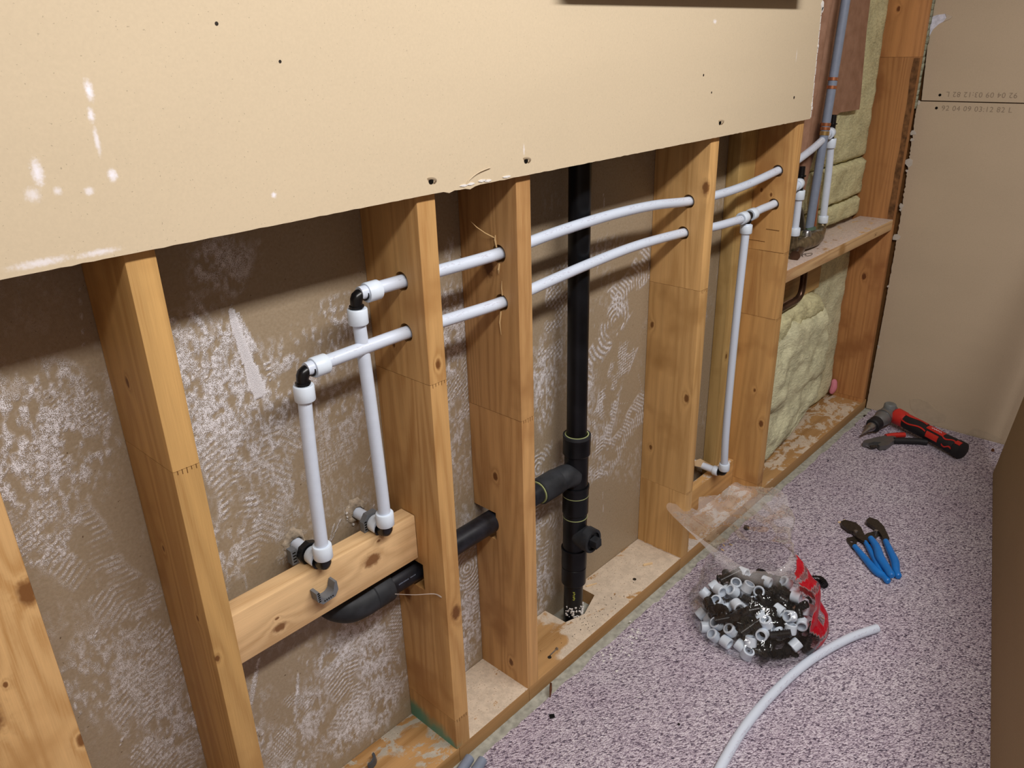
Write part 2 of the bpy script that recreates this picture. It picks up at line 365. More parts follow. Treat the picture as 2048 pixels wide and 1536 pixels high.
    idx = np.arange(nx*nz).reshape(nz, nx); F = np.stack([idx[:-1, :-1].ravel(), idx[:-1, 1:].ravel(), idx[1:, 1:].ravel(), idx[1:, :-1].ravel()], 1)
    me = bpy.data.meshes.new('wall_back'); nb = len(V)
    # thickness: a plain slab behind the marked face, closing up to the ceiling
    me.vertices.add(nb); me.vertices.foreach_set('co', V.ravel()); me.loops.add(F.size); me.loops.foreach_set('vertex_index', F.ravel())
    me.polygons.add(len(F)); me.polygons.foreach_set('loop_start', np.arange(0, F.size, 4)); me.update(calc_edges=True)
    at = me.attributes.new('scuff', 'FLOAT', 'POINT'); at.data.foreach_set('value', m.ravel().astype(np.float32))
    me.polygons.foreach_set('use_smooth', [True]*len(F))
    N = NT('scuffed_drywall_back', .55, .35); p = N.pos(); a = N.n('ShaderNodeAttribute', attribute_name='scuff').outputs['Fac']
    fine = N.noise(p, 760, 2, .6); med = N.noise(p, 170, 5, .7)
    mm = N.math('MULTIPLY', a, N.sstep(N.math('ADD', N.math('MULTIPLY', fine, .6), N.math('MULTIPLY', med, .4)), .435, .53))
    mm = N.math('MULTIPLY', mm, 1.45, clamp=True)
    mm = N.math('MAXIMUM', mm, N.sstep(a, 1.1, 1.5))
    base = N.ramp(N.noise(p, 200, 3), [(.35, (.305, .235, .155)), (.65, (.345, .27, .185))])
    base = N.mix(N.sstep(N.noise(p, 150, 2), .74, .77), base, (.10, .06, .03))
    haze = N.mix(N.math('MULTIPLY', a, .22), base, (.44, .38, .34))
    N.col(N.mix(N.math('MULTIPLY', mm, .92), haze, (.95, .93, .97)))
    N._in(N.b.inputs['Roughness'], N.ramp(med, [(.35, .24), (.65, .5)])); N.bump(N.math('ADD', N.math('MULTIPLY', mm, .6), N.math('ADD', N.math('MULTIPLY', med, .5), N.math('MULTIPLY', N.math('MULTIPLY', a, fine), 1.6))), .75, .0016)
    me.materials.append(N.m); o = bpy.data.objects.new('wall_back', me); COL.objects.link(o); ROOT[o.name] = (0, 0, 0); o['kind'] = 'structure'
    mb = MB(); mb.box((-1.6, .1505, -.004), (2.842, .163, 2.44)); link('gypsum_core', mb, M_['paper'], o)
wall_back()

# upper front drywall sheet with a broken right-hand edge and lightly chewed bottom edge
spots = [(.0595, -.0127, 1.386, .006, .02, .014, 1), (.0558, -.0127, 1.361, .005, .02, .010, .9), (.056, -.0127, 1.335, .004, .02, .02, .7), (-.0098, -.0127, 1.3097, .008, .02, .018, .9), (.064, -.0127, 1.2976, .007, .02, .009, .95),
         (-.02, -.0127, 1.288, .010, .02, .010, .6), (.0046, -.0127, 1.2887, .006, .02, .006, .6), (.0358, -.0127, 1.284, .007, .02, .006, .7), (.2588, -.0127, 1.247, .005, .02, .005, .9), (1.36, -.0127, 1.45, .01, .02, .006, .7),
         (-.03, -.0127, 1.218, .04, .02, .006, .7), (.03, -.0127, 1.217, .03, .02, .005, .7), (.745, -.0127, 1.252, .003, .02, .012, .5), (1.78, -.0127, 1.37, .003, .02, .02, .5)]
mf = paper('tan_drywall_paper', (.60, .495, .345), spots, .035, (.86, .84, .90))
def jag(a, b, n, amp, seed):
    a = Vector(a); b = Vector(b); d = (b-a).normalized(); nn = Vector((-d.y, d.x)); o = []
    for i in range(n):
        q = a+(b-a)*(i/(n-1)); q += nn*amp*(mnoise.noise(Vector((i*.9, seed, 0)))+.6*mnoise.noise(Vector((i*2.7, seed+5, 1)))); o.append((q.x, q.y))
    return o
bot = jag((-1.55, 1.2085), (1.9085, 1.2085), 300, .0009, 1)
for i, (x, z) in enumerate(bot):
    if .56 < x < .63: bot[i] = (x, z-.002+.005*mnoise.noise(Vector((x*200, 0, 3))))
rgt = jag((1.9105, 1.21), (1.897, 1.50), 60, .0028, 2)+jag((1.897, 1.505), (1.885, 2.44), 60, .003, 4)
wf = tag(link('wall_front', MB().prism(bot+rgt+[(-1.55, 2.44)], -.0127, 0, 'y'), mf, loc=(0, 0, 1.2085)), kind='structure')
# exposed gypsum core along the cut right edge and chips
mb = MB()
for (x, z, s_) in [(1.899, 1.487, .010), (1.902, 1.478, .006), (1.903, 1.39, .004), (1.9075, 1.245, .005), (1.911, 1.236, .004), (1.8975, 1.51, .006)]:
    pl = [(x+s_*math.cos(t+.4)*(.6+.5*random.random()), z+s_*1.4*math.sin(t+.4)*(.6+.5*random.random())) for t in np.linspace(0, 6.28, 8)[:-1]]
    mb.prism(pl, -.0142, -.012, 'y')
for k in range(70):
    z = 1.212+k*.018; x = 1.9107-(z-1.21)*.0465+.002*mnoise.noise(Vector((k*.7, 1, 2)))
    mb.box((x-.0012, -.0128, z), (x+.0028, -.0005, z+.0165))
tag(link('exposed_gypsum', mb, M_['gypsum'], wf), kind='stuff', label='white gypsum showing at the cut edge')
mb = MB()
for (x, z) in [(.60, 1.212), (.615, 1.2125), (.64, 1.214), (.655, 1.2125), (.70, 1.213)]:
    pl = [(x+.010*math.cos(t)*(.6+.5*random.random()), z+.0022*math.sin(t)*(.6+.5*random.random())) for t in np.linspace(0, 6.28, 9)[:-1]]
    mb.prism(pl, -.0139, -.0125, 'y')
tag(link('peeling_paper', mb, M_['gypsum'], wf), kind='stuff')
for (x, z, r) in [(.5301, 1.2284, .0042), (.7496, 1.2335, .0042), (1.415, 1.2403, .0045), (.2169, 1.4497, .0018), (.2939, 1.4064, .0016), (1.3273, 1.345, .002), (1.3668, 1.3075, .0018), (1.7923, 1.2705, .003)]:
    h = MB().tube([(x, -.0131, z), (x, -.0129, z), (x, -.0110, z), (x, -.0105, z)], [r*1.25, r*1.25, r*.7, .0003], 14)
    link('screw_dimple', h, M_['dark'] if r > .004 else M_['steel'], wf)
    if r > .004: link('torn_rim', MB().tube([(x-.0005, -.0134, z-.0008), (x, -.0127, z)], [r*1.7, r*2.2], 16, inner=.72), mf, wf)
# folded crease above the second stud
cr_ = [(.604, -.0135, 1.213), (.612, -.0152, 1.221), (.632, -.0158, 1.229), (.66, -.0150, 1.233)]
link('paper_crease', MB().tube(spline(cr_, 6), [.0008]*19, 6), mf, wf)

# end wall: two stacked drywall sheets
we = thing('wall_end', (2.83, -.5, 0), None, None, kind='structure')
me1 = paper('end_wall_paper', (.50, .40, .285), (), .04)
def sheet(name, poly, x0=2.83, x1=2.8427, mat=None): return link(name, MB().prism(poly, x0, x1, 'x'), mat or me1, we)
lo = jag((-.004, 0.0), (-.0095, .45), 40, .0016, 9)+jag((-.0095, .46), (-.011, .78), 40, .003, 12)+jag((-.010, .79), (-.004, 1.1), 50, .005, 13)+jag((-.002, 1.11), (-.001, 1.193), 12, .002, 14)
sheet('drywall_sheet', [(-2.6, 0), (-.004, 0)]+lo[1:]+[(-2.6, 1.193)])
hi = jag((-.0135, 1.1965), (.005, 1.50), 40, .0008, 15)
sheet('drywall_sheet', [(-2.6, 1.1965)]+hi+[(.012, 2.44), (-2.6, 2.44)])
link('joint_backing', MB().box((2.8430, -2.6, -.1), (2.90, .30, 2.44)), M_['crack'], we)
torn = [(.0005, 1.462), (-.018, 1.468), (-.042, 1.470), (-.055, 1.462), (-.040, 1.446), (-.028, 1.440), (-.012, 1.424), (-.004, 1.404), (.001, 1.40)]
link('torn_gypsum_patch', MB().prism(torn, 2.8290, 2.8301, 'x'), M_['gyptorn'], we, label='bluish white triangle of exposed gypsum')
pp = [(-.042, 1.4705), (-.066, 1.4605), (-.060, 1.4545), (-.040, 1.4455), (-.048, 1.459)]
link('paper_flap', MB().prism(pp, 2.8275, 2.8302, 'x'), M_['paper'], we)
mb = MB(); random.seed(3)
for (z, k) in [(1.19, 1.1), (1.085, 1.0), (1.062, .6), (.985, 1.5), (.955, .5), (.83, .9), (.815, .6), (.71, 1.4), (.52, .5), (.27, .7)]:
    y = -.004-(1.19-z)*.008
    pl = [(y+.012*k*math.cos(t)*(.4+.7*random.random()), z+.011*k*math.sin(t)*(.4+.8*random.random())) for t in np.linspace(0, 6.28, 8)[:-1]]
    mb.prism(pl, 2.8288, 2.8312, 'x')
tag(link('torn_edge', mb, plain('pale_torn_paper', (.52, .47, .40), .85), we), kind='stuff', label='pale torn paper along the sheet edge')
for (y, z) in [(-.0704, 1.2152), (-.0667, 1.1726)]:
    link('screw_dimple', MB().tube([(2.8292, y, z), (2.831, y, z)], [.0046, .0035], 14), M_['dark'], we)
def text(body, size, M, mat, parent, name='printed_numbers'):
    cu = bpy.data.curves.new('t', 'FONT'); cu.body = body; cu.size = size; cu.extrude = .0001; cu.space_character = 1.12
    t = bpy.data.objects.new('t', cu); COL.objects.link(t); bpy.context.view_layer.update()
    me = bpy.data.meshes.new_from_object(t.evaluated_get(bpy.context.evaluated_depsgraph_get())); bpy.data.objects.remove(t)
    me.transform(Matrix.Translation(-Vector(ROOT[parent.name])) @ M); me.materials.clear(); me.materials.append(mat)
    o = bpy.data.objects.new(name, me); COL.objects.link(o); o.parent = parent; ROOT[o.name] = ROOT[parent.name]; return o
ink = plain('faint_ink', (.27, .21, .15), .8, .2)
face_mx = Matrix(((0, 0, -1, 2.8298), (-1, 0, 0, 0), (0, 1, 0, 0), (0, 0, 0, 1)))
text('92 04 09 03:12 82 L', .0235, Matrix.Translation((0, -.083, 1.1650)) @ face_mx, ink, we)
text('92 04 09 03:12 82 L', .0235, Matrix.Translation((0, -.305, 1.2260)) @ face_mx @ Matrix.Rotation(math.pi, 4, 'Z'), ink, we)
# joint-compound swipe at the foot of the end wall
mb = MB(); arc = [(-.16, .085), (-.19, .098), (-.23, .092), (-.26, .07), (-.30, .055), (-.30, .03), (-.27, .015), (-.2, .02), (-.17, .05)]
link('joint_compound', MB().prism(arc, 2.8292, 2.8301, 'x'), plain('compound_smear', (.46, .37, .265), .8), we)
link('joint_compound', MB().prism([(-.40, .035), (-.46, .032), (-.50, .02), (-.47, .004), (-.38, .004)], 2.8292, 2.8301, 'x'), bpy.data.materials['compound_smear'], we)
# sheet of drywall standing on its long edge along the right of the carpet
dn = Vector((-.9729, -.2312, 0)); nn = Vector((.2312, -.9729, 0)); A = Vector((2.562, -.5343, .0048))
Mx = Matrix(((dn.x, nn.x, 0, A.x), (dn.y, nn.y, 0, A.y), (0, 0, 1, A.z), (0, 0, 0, 1))) @ Matrix.Rotation(-math.radians(6), 4, 'X')
st = MB().box((0, 0, 0), (2.44, .0127, 1.2)).xf(Mx)
tag(link('drywall_sheet', st, paper('standing_sheet_paper', (.36, .26, .15), (), .05), loc=tuple(A+dn*1.22)), 'plain brown drywall sheet standing upright along the right side of the carpet', 'drywall sheet')

# ------------------------------------------------------------------ bottom plate
dustcol = (.66, .545, .42)
bp = thing('bottom_plate', (1.2, .075, 0), 'long horizontal wooden plate on the floor under all the studs, dusted with white drywall powder', 'lumber')
segs = [(-1.55, .515, .55, 14, (.48, .43, .35)), (.516, .74, .95, 16, dustcol), (.741, 1.40, .80, 9, dustcol), (1.401, 1.87, .58, 16, (.70, .63, .56)), (1.871, 2.828, .45, 10, dustcol)]
for i, (a, b, amt, sc, dc) in enumerate(segs):
    wm = wood('plate_wood', (.44, .25, .10), (.32, .16, .05), 'x', (), (amt, sc, dc), grain=.5, bare={2: [(.84, .10, .13), (.80, .03, .08), (.90, .05, .05)], 3: [(1.58, .06, .09), (1.75, .05, .07)], 0: [(.36, .06, .10), (.47, .10, .05)]}.get(i, ()))
    o = link('plate_length', MB().prism([(0, -.004), (.1495, -.004), (.1495, .038), (0, .038)], a, b, 'x', .0022), wm, bp)
    if i == 2:
        cut(o, MB().prism([(.972, .079), (1.03, .062), (1.108, .088), (1.108, .30), (.972, .30)], -.2, .1, 'z'))
# bare-wood front arris of the plate is its own lighter sheet of saw-cut wood
# ------------------------------------------------------------------ studs
def stud(label, x0, wd, z1, joints, mat, holes=(), y0=0, y1=.15, z0=.038, notch=None, ticks=True, name='wall_stud', tilt=0):
    t = thing(name, (x0+wd/2, (y0+y1)/2, z0), label, 'stud', None)
    zs = [z0]+sorted(joints)+[z1]
    for i in range(len(zs)-1):
        a, b = zs[i]+(.0004 if i else 0), zs[i+1]-(.0004 if i < len(zs)-2 else 0)
        j = random.uniform(-.0006, .0006)
        o = link('lumber_length', MB().prism([(x0+j, y0), (x0+wd, y0), (x0+wd, y1), (x0+j, y1)], a, b, 'z', .0028), mat, t)
        for (hy, hz, hr) in holes:
            if a < hz < b: cut(o, MB().cyl((x0-.05, hy, hz), (x0+wd+.05, hy, hz), hr, 24))
        if notch and a < (notch[2]+notch[3])/2 < b:
            cut(o, MB().prism([(notch[0], notch[2]), (notch[1], notch[2]), (notch[1], notch[3]), (notch[0], notch[3])], x0-.05, x0+wd+.05, 'x'))
        if i < len(zs)-2:
            link('joint_line', MB().box((x0+.001, y0+.001, b+.0001), (x0+wd-.001, y1-.001, b+.0007)), M_['crack'], t)
            if ticks:
                for k in range(5):
                    xx = x0+wd*(.16+.17*k); h = random.uniform(.004, .009)
                    link('finger_joint', MB().box((xx-.0005, y0-.00015, b-h), (xx+.0006, y0+.001, b+h*.2)), M_['crack'], t)
    return t
RH = .0165
wA = wood('board_wood', (.60, .365, .155), (.47, .25, .085), 'z', [(-.1333, 0, .8386, .012), (-.128, 0, .597, .007), (-.184, 0, .7328, .003), (-.215, 0, .70, .02)], grain=1.3)
stud('wide pale pine board with a dark knot, cut off by the left edge of the photo', -.267, .14, 2.4, [1.6], wA, name='wall_board')
wB = wood('stud_wood_a', (.53, .315, .115), (.42, .22, .07), 'z', [(.062, .084, 1.0225, .0055), (.062, .03, .66, .004), (.062, .10, .75, .004), (.064, 0, .60, .004)])
stud('tall amber wooden stud left of the two white drop pipes', .0605, .038, 2.4, [.9148], wB)
wC = wood('stud_wood_b', AMB, AMD, 'z', [(.508, .119, .3873, .012), (.508, .0895, .941, .004), (.5322, 0, .3897, .012), (.53, 0, .92, .006)], stains=[(.509, .055, .036, .044, (.09, .30, .23)), (.509, .11, .04, .046, (.09, .30, .23)), (.509, .02, .036, .026, (.09, .30, .23)), (.509, .14, .05, .042, (.09, .30, .23))])
stud('amber wooden stud with a teal paint stain at its foot', .5085, .0395, 2.4, [.118, .887], wC, [(.0535, 1.062, RH), (.053, .9718, RH)], notch=(.062, .2, .425, .487))
wD = wood('stud_wood_c', (.50, .285, .115), (.36, .18, .065), 'z', [(.736, .075, 1.035, .014), (.736, .080, .578, .007), (.736, .052, .0866, .007)], grain=1.2)
stud('orange-brown wooden stud with splintered pipe holes, notched round the drain', .7365, .0385, 2.4, [.7318], wD, [(.0475, 1.063, RH+.001), (.044, .970, RH)], notch=(.083, .2, .415, .485))
wE = wood('stud_wood_d', (.54, .32, .125), (.43, .235, .08), 'z', [(1.403, .005, 1.093, .010), (1.403, .135, .7234, .006), (1.403, .017, .5417, .008), (1.403, .12, .3605, .005)])
stud('wooden stud with a dark bark pocket, right of the black drain stack', 1.403, .040, 2.4, [.252, .840], wE, [(.0494, 1.0566, RH), (.059, .9785, RH)])
wF = wood('stud_wood_e', (.56, .315, .115), (.44, .22, .075), 'z', [(1.865, .043, .3994, .004), (1.865, .0097, .2927, .008), (1.865, .056, 1.004, .004), (1.865, .086, 1.015, .004)])
sF = stud('wooden stud with sawn kerfs beside the end of the upper drywall', 1.8655, .040, 2.4, [.072, .6408, .842], wF, [(.0446, 1.0709, RH), (.0459, .9777, RH)])
for (z, y0, y1, h) in [(.868, .06, .13, .0012), (.8305, .02, .11, .0012), (.842, .0, .075, .001), (.905, .02, .06, .0015)]:
    link('saw_mark', MB().box((1.8651, y0, z), (1.866, y1, z+h)), M_['crack'], sF)
wG = wood('stud_wood_f', (.42, .195, .07), (.31, .125, .042), 'z', [(2.785, .0967, 1.49, .006), (2.785, .0714, .555, .009)])
sG = stud('last reddish brown wooden stud beside the end wall', 2.785, .029, 2.4, [.0535, .7635, 1.3385], wG, ticks=False)
# brown wane of bark down its front arris
mb = MB(); zz = np.linspace(.78, 1.335, 24); wv = [.020+.006*mnoise.noise(Vector((z*9, 0, 1))) for z in zz]
for i in range(23): mb.add([(2.7845, .0005, zz[i]), (2.7845, .0005, zz[i+1]), (2.7842, wv[i+1], zz[i+1]), (2.7842, wv[i], zz[i]), (2.786, .0005, zz[i]), (2.786, .0005, zz[i+1]), (2.786, wv[i+1], zz[i+1]), (2.786, wv[i], zz[i])], [(0, 1, 2, 3), (4, 7, 6, 5), (0, 3, 7, 4), (1, 5, 6, 2), (3, 2, 6, 7), (0, 4, 5, 1)])
link('bark_strip', mb, plain('bark', (.16, .075, .03), .8, .2, var=.5, scale=50, bump=.5), sG, label='dark brown bark strip')
# flat stud set back between the last two pierced studs
wS = wood('stud_wood_g', (.55, .37, .145), (.43, .27, .09), 'z', [(1.79, .111, .52, .006)], grain=1.4)
stud('flat-turned wooden stud set back behind the tee drop pipe', 1.7685, .096, 2.4, [1.5], wS, y0=.111, y1=.1495, ticks=False)
# ------------------------------------------------------------------ blocking
bx = wood('blocking_wood', (.70, .47, .245), (.55, .33, .15), 'x', [(.2026, .073, .5258, .0085), (.4018, .073, .553, .013), (.42, .073, .585, .003), (.20, .073, .546, .003)], grain=.8)
tag(link('blocking_board', MB().prism([(.0735, .499), (.1130, .499), (.1130, .5965), (.0735, .5965)], .0995, .5075, 'x', .002), bx), 'fresh pale pine block between two studs carrying the grey pipe clips', 'lumber')
bE = wood('low_block_wood', (.55, .32, .125), (.43, .22, .07), 'x', [], (.35, 14, (.72, .66, .6)))
tag(link('low_block', MB().prism([(.0885, .0385), (.118, .0385), (.118, .134), (.0885, .134)], 1.4435, 1.8645, 'x', .002), bE), 'wooden block on the bottom plate below the tee drop pipe', 'lumber')
bS = wood('shelf_wood', (.60, .395, .20), (.40, .2, .09), 'x', [(2.62, 0, .758, .003)], (.85, 22, (.64, .52, .45)), stains=[(2.32, .0, .765, .035, (.36, .19, .06)), (2.2, .06, .78, .06, (.20, .09, .045)), (2.35, .07, .78, .05, (.22, .10, .05))])
tag(link('shelf_block', MB().prism([(0, .745), (.122, .745), (.122, .7835), (0, .7835)], 1.9065, 2.7845, 'x', .002), bS), 'horizontal wooden block with peeling whitened top holding up the valve pipes', 'lumber')
bL = wood('lower_board_wood', (.50, .32, .13), (.40, .24, .09), 'x')
tag(link('backing_board', MB().prism([(.112, .583), (.124, .583), (.124, .70), (.112, .70)], 1.9065, 2.452, 'x', .002), bL), 'thin wooden board under the shelf block behind the copper bend', 'lumber')
sl = MB().prism([(1.66, .205), (1.70, .196), (1.842, .094), (1.838, .090), (1.665, .186)], .120, .123, 'y')
tag(link('wood_sliver', sl, M_['sliver']), 'thin pale splinter of wood leaning above the low block', 'splinter')
# splinters at the pipe holes of the third stud
for i, (pts, r) in enumerate([([(.7355, .0555, 1.092), (.722, .066, 1.102), (.712, .077, 1.113), (.705, .085, 1.124)], [.0022, .0018, .0014, .0004]), ([(.7358, .052, 1.075), (.7335, .053, 1.09), (.735, .053, 1.098)], [.003, .0035, .001]), ([(.7358, .046, .953), (.7335, .048, .93), (.735, .047, .905)], [.0035, .003, .0008]), ([(.7358, .046, 1.045), (.733, .046, 1.034), (.735, .048, 1.025)], [.003, .004, .001]), ([(.7358, .041, .985), (.7335, .040, 1.0), (.7355, .041, 1.013)], [.0025, .002, .0006])]):
    pass_t = [o for o in bpy.data.objects if o.get('label', '').startswith('orange-brown')][0]
    link('splinter', MB().tube(pts, [q*.55 for q in r], 6), plain('splinter_wood', (.62, .42, .20), .7), pass_t)
cob = MB().tube(spline([(.4344, .06, .4626), (.47, .045, .447), (.505, .03, .436), (.5085, .012, .435)], 5), [.0006, .0005, .0005, .0005, .0005, .0005, .0006, .0006, .0008, .001, .001, .0012, .0016, .002, .0016, .001], 6)
tag(link('cobweb_strand', cob, plain('dusty_web', (.5, .43, .38), .9)), 'thin dusty cobweb strand stretched from the drain elbow to the stud', 'cobweb')

# ------------------------------------------------------------------ PEX pipes
PR = .0111
def pipe_thing(label, loc): return thing('water_pipe', loc, label, 'pipe')
def collar(p, d, parent, L=.026, r=.0165):
    p = Vector(p); d = Vector(d).normalized()
    mb = MB().tube([p-d*L*.5, p-d*(L*.5-.0015), p+d*(L*.5-.0015), p+d*L*.5], [r-.001, r, r, r-.001], 24, inner=.70); return link('collar_ring', mb, M_['collar'], parent)
def elbow(c, a, b, parent, L=.026, r=.0098, name='elbow_fitting'):
    c = Vector(c); a = Vector(a).normalized(); b = Vector(b).normalized()
    pts = [c+a*L]+[c+a*(.012)*(1-t)**2+b*(.012)*t*t for t in (0, .25, .5, .75, 1)]+[c+b*L]
    mb = MB().tube(pts, [r*.94, r, r*1.03, r*1.06, r*1.03, r, r*.94], 18)
    for d in (a, b):
        mb.tube([c+d*(L*.62), c+d*(L*.62+.0022)], r*1.25, 18)
    return link(name, mb, M_['black'], parent)
# upper run
up_pts = [(.425, .0575, 1.0605), (.505, .054, 1.062), (.60, .0515, 1.0622), (.74, .048, 1.0635), (.90, .0475, 1.073), (1.08, .048, 1.077), (1.25, .049, 1.0715), (1.404, .0494, 1.0570), (1.55, .0475, 1.0525), (1.70, .046, 1.057), (1.866, .0448, 1.0715), (1.95, .047, 1.0765), (2.15, .072, 1.098), (2.335, .0985, 1.1265)]
pu = pipe_thing('upper white water pipe running through the studs, its left end dropping behind the other', (.42, .06, .60))
link('tube', MB().tube(spline(up_pts, 6), PR, 18), M_['pex'], pu)
e1 = Vector((.4175, .0580, 1.0585)); elbow(e1, (1, 0, 0), (0, 0, -1), pu); collar(e1+Vector((.033, 0, 0)), (1, 0, .01), pu); collar(e1+Vector((.0005, 0, -.034)), (0, 0, 1), pu)
link('drop_tube', MB().tube(spline([e1+Vector((0, 0, -.022)), (.4215, .0585, .95), (.4265, .0590, .80), (.4295, .0595, .68), (.4300, .06, .632)], 6), PR, 18), M_['white'], pu)
collar((.4300, .06, .6345), (0, 0, 1), pu); elbow((.4300, .0590, .6065), (0, 0, 1), (0, 1, 0), pu, .026, .0118); collar((.4298, .086, .6115), (0, 1, 0), pu, .02)
link('stub_tube', MB().tube([(.4298, .080, .6115), (.4296, .1508, .6115)], PR, 18), M_['white'], pu)
# far end of the upper run: tee with plugged top, drop to the valve
ft = Vector((2.355, .1, 1.129)); collar(ft+Vector((-.022, -.003, -.003)), (1, .12, .15), pu); 
link('tee_fitting', MB().tube([ft+Vector((0, 0, -.03)), ft+Vector((0, 0, .022)), ft+Vector((0, 0, .0225)), ft+Vector((0, 0, .026)), ft+Vector((0, 0, .0265)), ft+Vector((.001, 0, .052))], [.0098, .0098, .0140, .0140, .0098, .0088], 16).tube([ft+Vector((-.03, -.003, -.004)), ft], .0098, 16), M_['black'], pu)
collar(ft+Vector((.004, 0, -.036)), (0, 0, 1), pu, .03)
link('far_drop_tube', MB().tube(spline([ft+Vector((.004, 0, -.03)), (2.372, .1, 1.00), (2.376, .1, .88), (2.379, .1, .838)], 6), PR*1.06, 18), M_['white'], pu)
collar((2.3792, .1, .842), (0, 0, 1), pu, .024)
# lower run
lo_pts = [(.311, .0575, .9665), (.40, .055, .9695), (.508, .053, .972), (.62, .0485, .9705), (.74, .044, .9705), (.86, .0455, .9775), (1.02, .050, .985), (1.2, .055, .9875), (1.404, .0585, .9790), (1.55, .053, .969), (1.68, .049, .9665)]
pl = pipe_thing('lower white water pipe from the front left elbow to the tee', (.30, .06, .60))
link('tube', MB().tube(spline(lo_pts, 6), PR, 18), M_['pex'], pl)
e2 = Vector((.3030, .0580, .9640)); elbow(e2, (1, 0, 0), (0, 0, -1), pl); collar(e2+Vector((.033, 0, .001)), (1, 0, .01), pl); collar(e2+Vector((0, 0, -.034)), (0, 0, 1), pl)
link('drop_tube', MB().tube(spline([e2+Vector((0, 0, -.022)), (.2995, .0585, .87), (.2965, .0590, .76), (.2955, .0595, .67), (.2955, .06, .634)], 6), PR, 18), M_['white'], pl)
collar((.2955, .06, .6365), (0, 0, 1), pl); elbow((.2955, .0590, .6085), (0, 0, 1), (0, 1, 0), pl, .026, .0118); collar((.2953, .087, .6135), (0, 1, 0), pl, .022)
link('stub_tube', MB().tube([(.2953, .082, .6135), (.2953, .1508, .6135)], PR, 18), M_['white'], pl)
nut = MB().tube([(.2953, .1005, .6135), (.2953, .112, .6135)], .0215, 8, inner=.55); link('octagonal_nut', nut, M_['black'], pl, label='black eight-sided nut')
# tee in the fifth bay with a long drop
T = Vector((1.7195, .0495, .9685)); dT = Vector((1, -.02, .04)).normalized()
link('tee_fitting', MB().tube([T-dT*.026, T+dT*.026], .0098, 16).tube([T, T+Vector((0, 0, -.028))], .0098, 16).tube([T-dT*.0085, T+dT*.0085], .0125, 16).tube([T+Vector((.0, 0, -.012)), T+Vector((0, 0, -.016))], .0128, 16), M_['black'], pl)
collar(T-dT*.024, dT, pl); 
pt_ = pipe_thing('short white water pipe from the tee into the sixth stud', (1.8, .048, .96))
link('tube', MB().tube(spline([T+dT*.016, (1.79, .047, .9755), (1.866, .0459, .9790), (1.95, .05, .988), (2.045, .058, 1.0075)], 6), PR, 18), M_['white'], pt_)
collar(T+dT*.025, dT, pt_)
ft2 = Vector((2.0660, .06, 1.008)); collar(ft2+Vector((-.016, 0, 0)), (1, .1, .1), pt_)
link('tee_fitting', MB().tube([ft2+Vector((0, 0, -.03)), ft2+Vector((0, 0, .02)), ft2+Vector((0, 0, .0205)), ft2+Vector((0, 0, .024)), ft2+Vector((0, 0, .0245)), ft2+Vector((.001, 0, .050))], [.0098, .0098, .0140, .0140, .0098, .0088], 16), M_['black'], pt_)
collar(ft2+Vector((.001, 0, -.034)), (0, 0, 1), pt_, .028)
link('far_drop_tube', MB().tube(spline([ft2+Vector((.001, 0, -.03)), (2.067, .06, .93), (2.0655, .06, .852)], 6), PR, 18), M_['white'], pt_)
collar((2.0655, .06, .862), (0, 0, 1), pt_, .024)
pd = pipe_thing('long white drop pipe hanging from the tee down to the low block', (1.72, .05, .15))
link('tube', MB().tube(spline([T+Vector((0, 0, -.02)), (1.7135, .049, .84), (1.7085, .049, .66), (1.7075, .049, .48), (1.7125, .05, .30), (1.7225, .05, .182)], 6), PR, 18), M_['pex'], pd)
collar(T+Vector((-.0005, 0, -.035)), (0, 0, 1), pd, .024); collar((1.7232, .05, .184), (.04, 0, -1), pd, .024)
elbow((1.7243, .05, .159), (0, 0, 1), (-.1, 1, 0), pd, .024); collar((1.7215, .077, .1605), (-.1, 1, 0), pd, .016, .0155)
link('stub_tube', MB().tube([(1.721, .08, .161), (1.716, .12, .165), (1.714, .1495, .165)], PR, 16), M_['white'], pd)
# ragged holes in the back drywall round the two stubs
wb = bpy.data.objects['wall_back']
for (x, z) in [(.2953, .6135), (.4296, .6115)]:
    vs = []; n = 26; mb = MB()
    for k in range(n):
        t = 2*math.pi*k/n; r1 = .0130+.002*random.random(); r2 = (.0175+.007*random.random())*(1+.25*max(0, math.sin(t)))
        vs.append((x+r1*math.cos(t), .1435-.003*random.random(), z+r1*math.sin(t))); vs.append((x+(r2)*math.cos(t)-.002, .1495, z+(r2*1.1)*math.sin(t)+.002)); vs.append((x+r1*.9*math.cos(t), .1515, z+r1*.9*math.sin(t)))
    fs = []
    for k in range(n):
        a, b = 3*k, 3*((k+1) % n); fs += [(a, b, b+1, a+1), (a, a+2, b+2, b)]
    mb.add(vs, fs); link('ragged_hole', mb, plain('torn_tan_paper', (.40, .33, .25), .9, .2, var=.3, scale=150, bump=.6), wb, smooth=180, label='torn paper and crumbled gypsum round the pipe')
    mb = MB()
    for k in range(9):
        t = random.uniform(2.0, 5.2); r = random.uniform(.016, .026); c = Vector((x+r*math.cos(t), .1475, z+r*math.sin(t))); s_ = random.uniform(.0006, .0018)
        mb.box(c-Vector((s_, s_*.8, s_)), c+Vector((s_, s_*.8, s_*1.2)))
    tag(link('gypsum_crumbs', mb, M_['gypsum'], wb), kind='stuff')
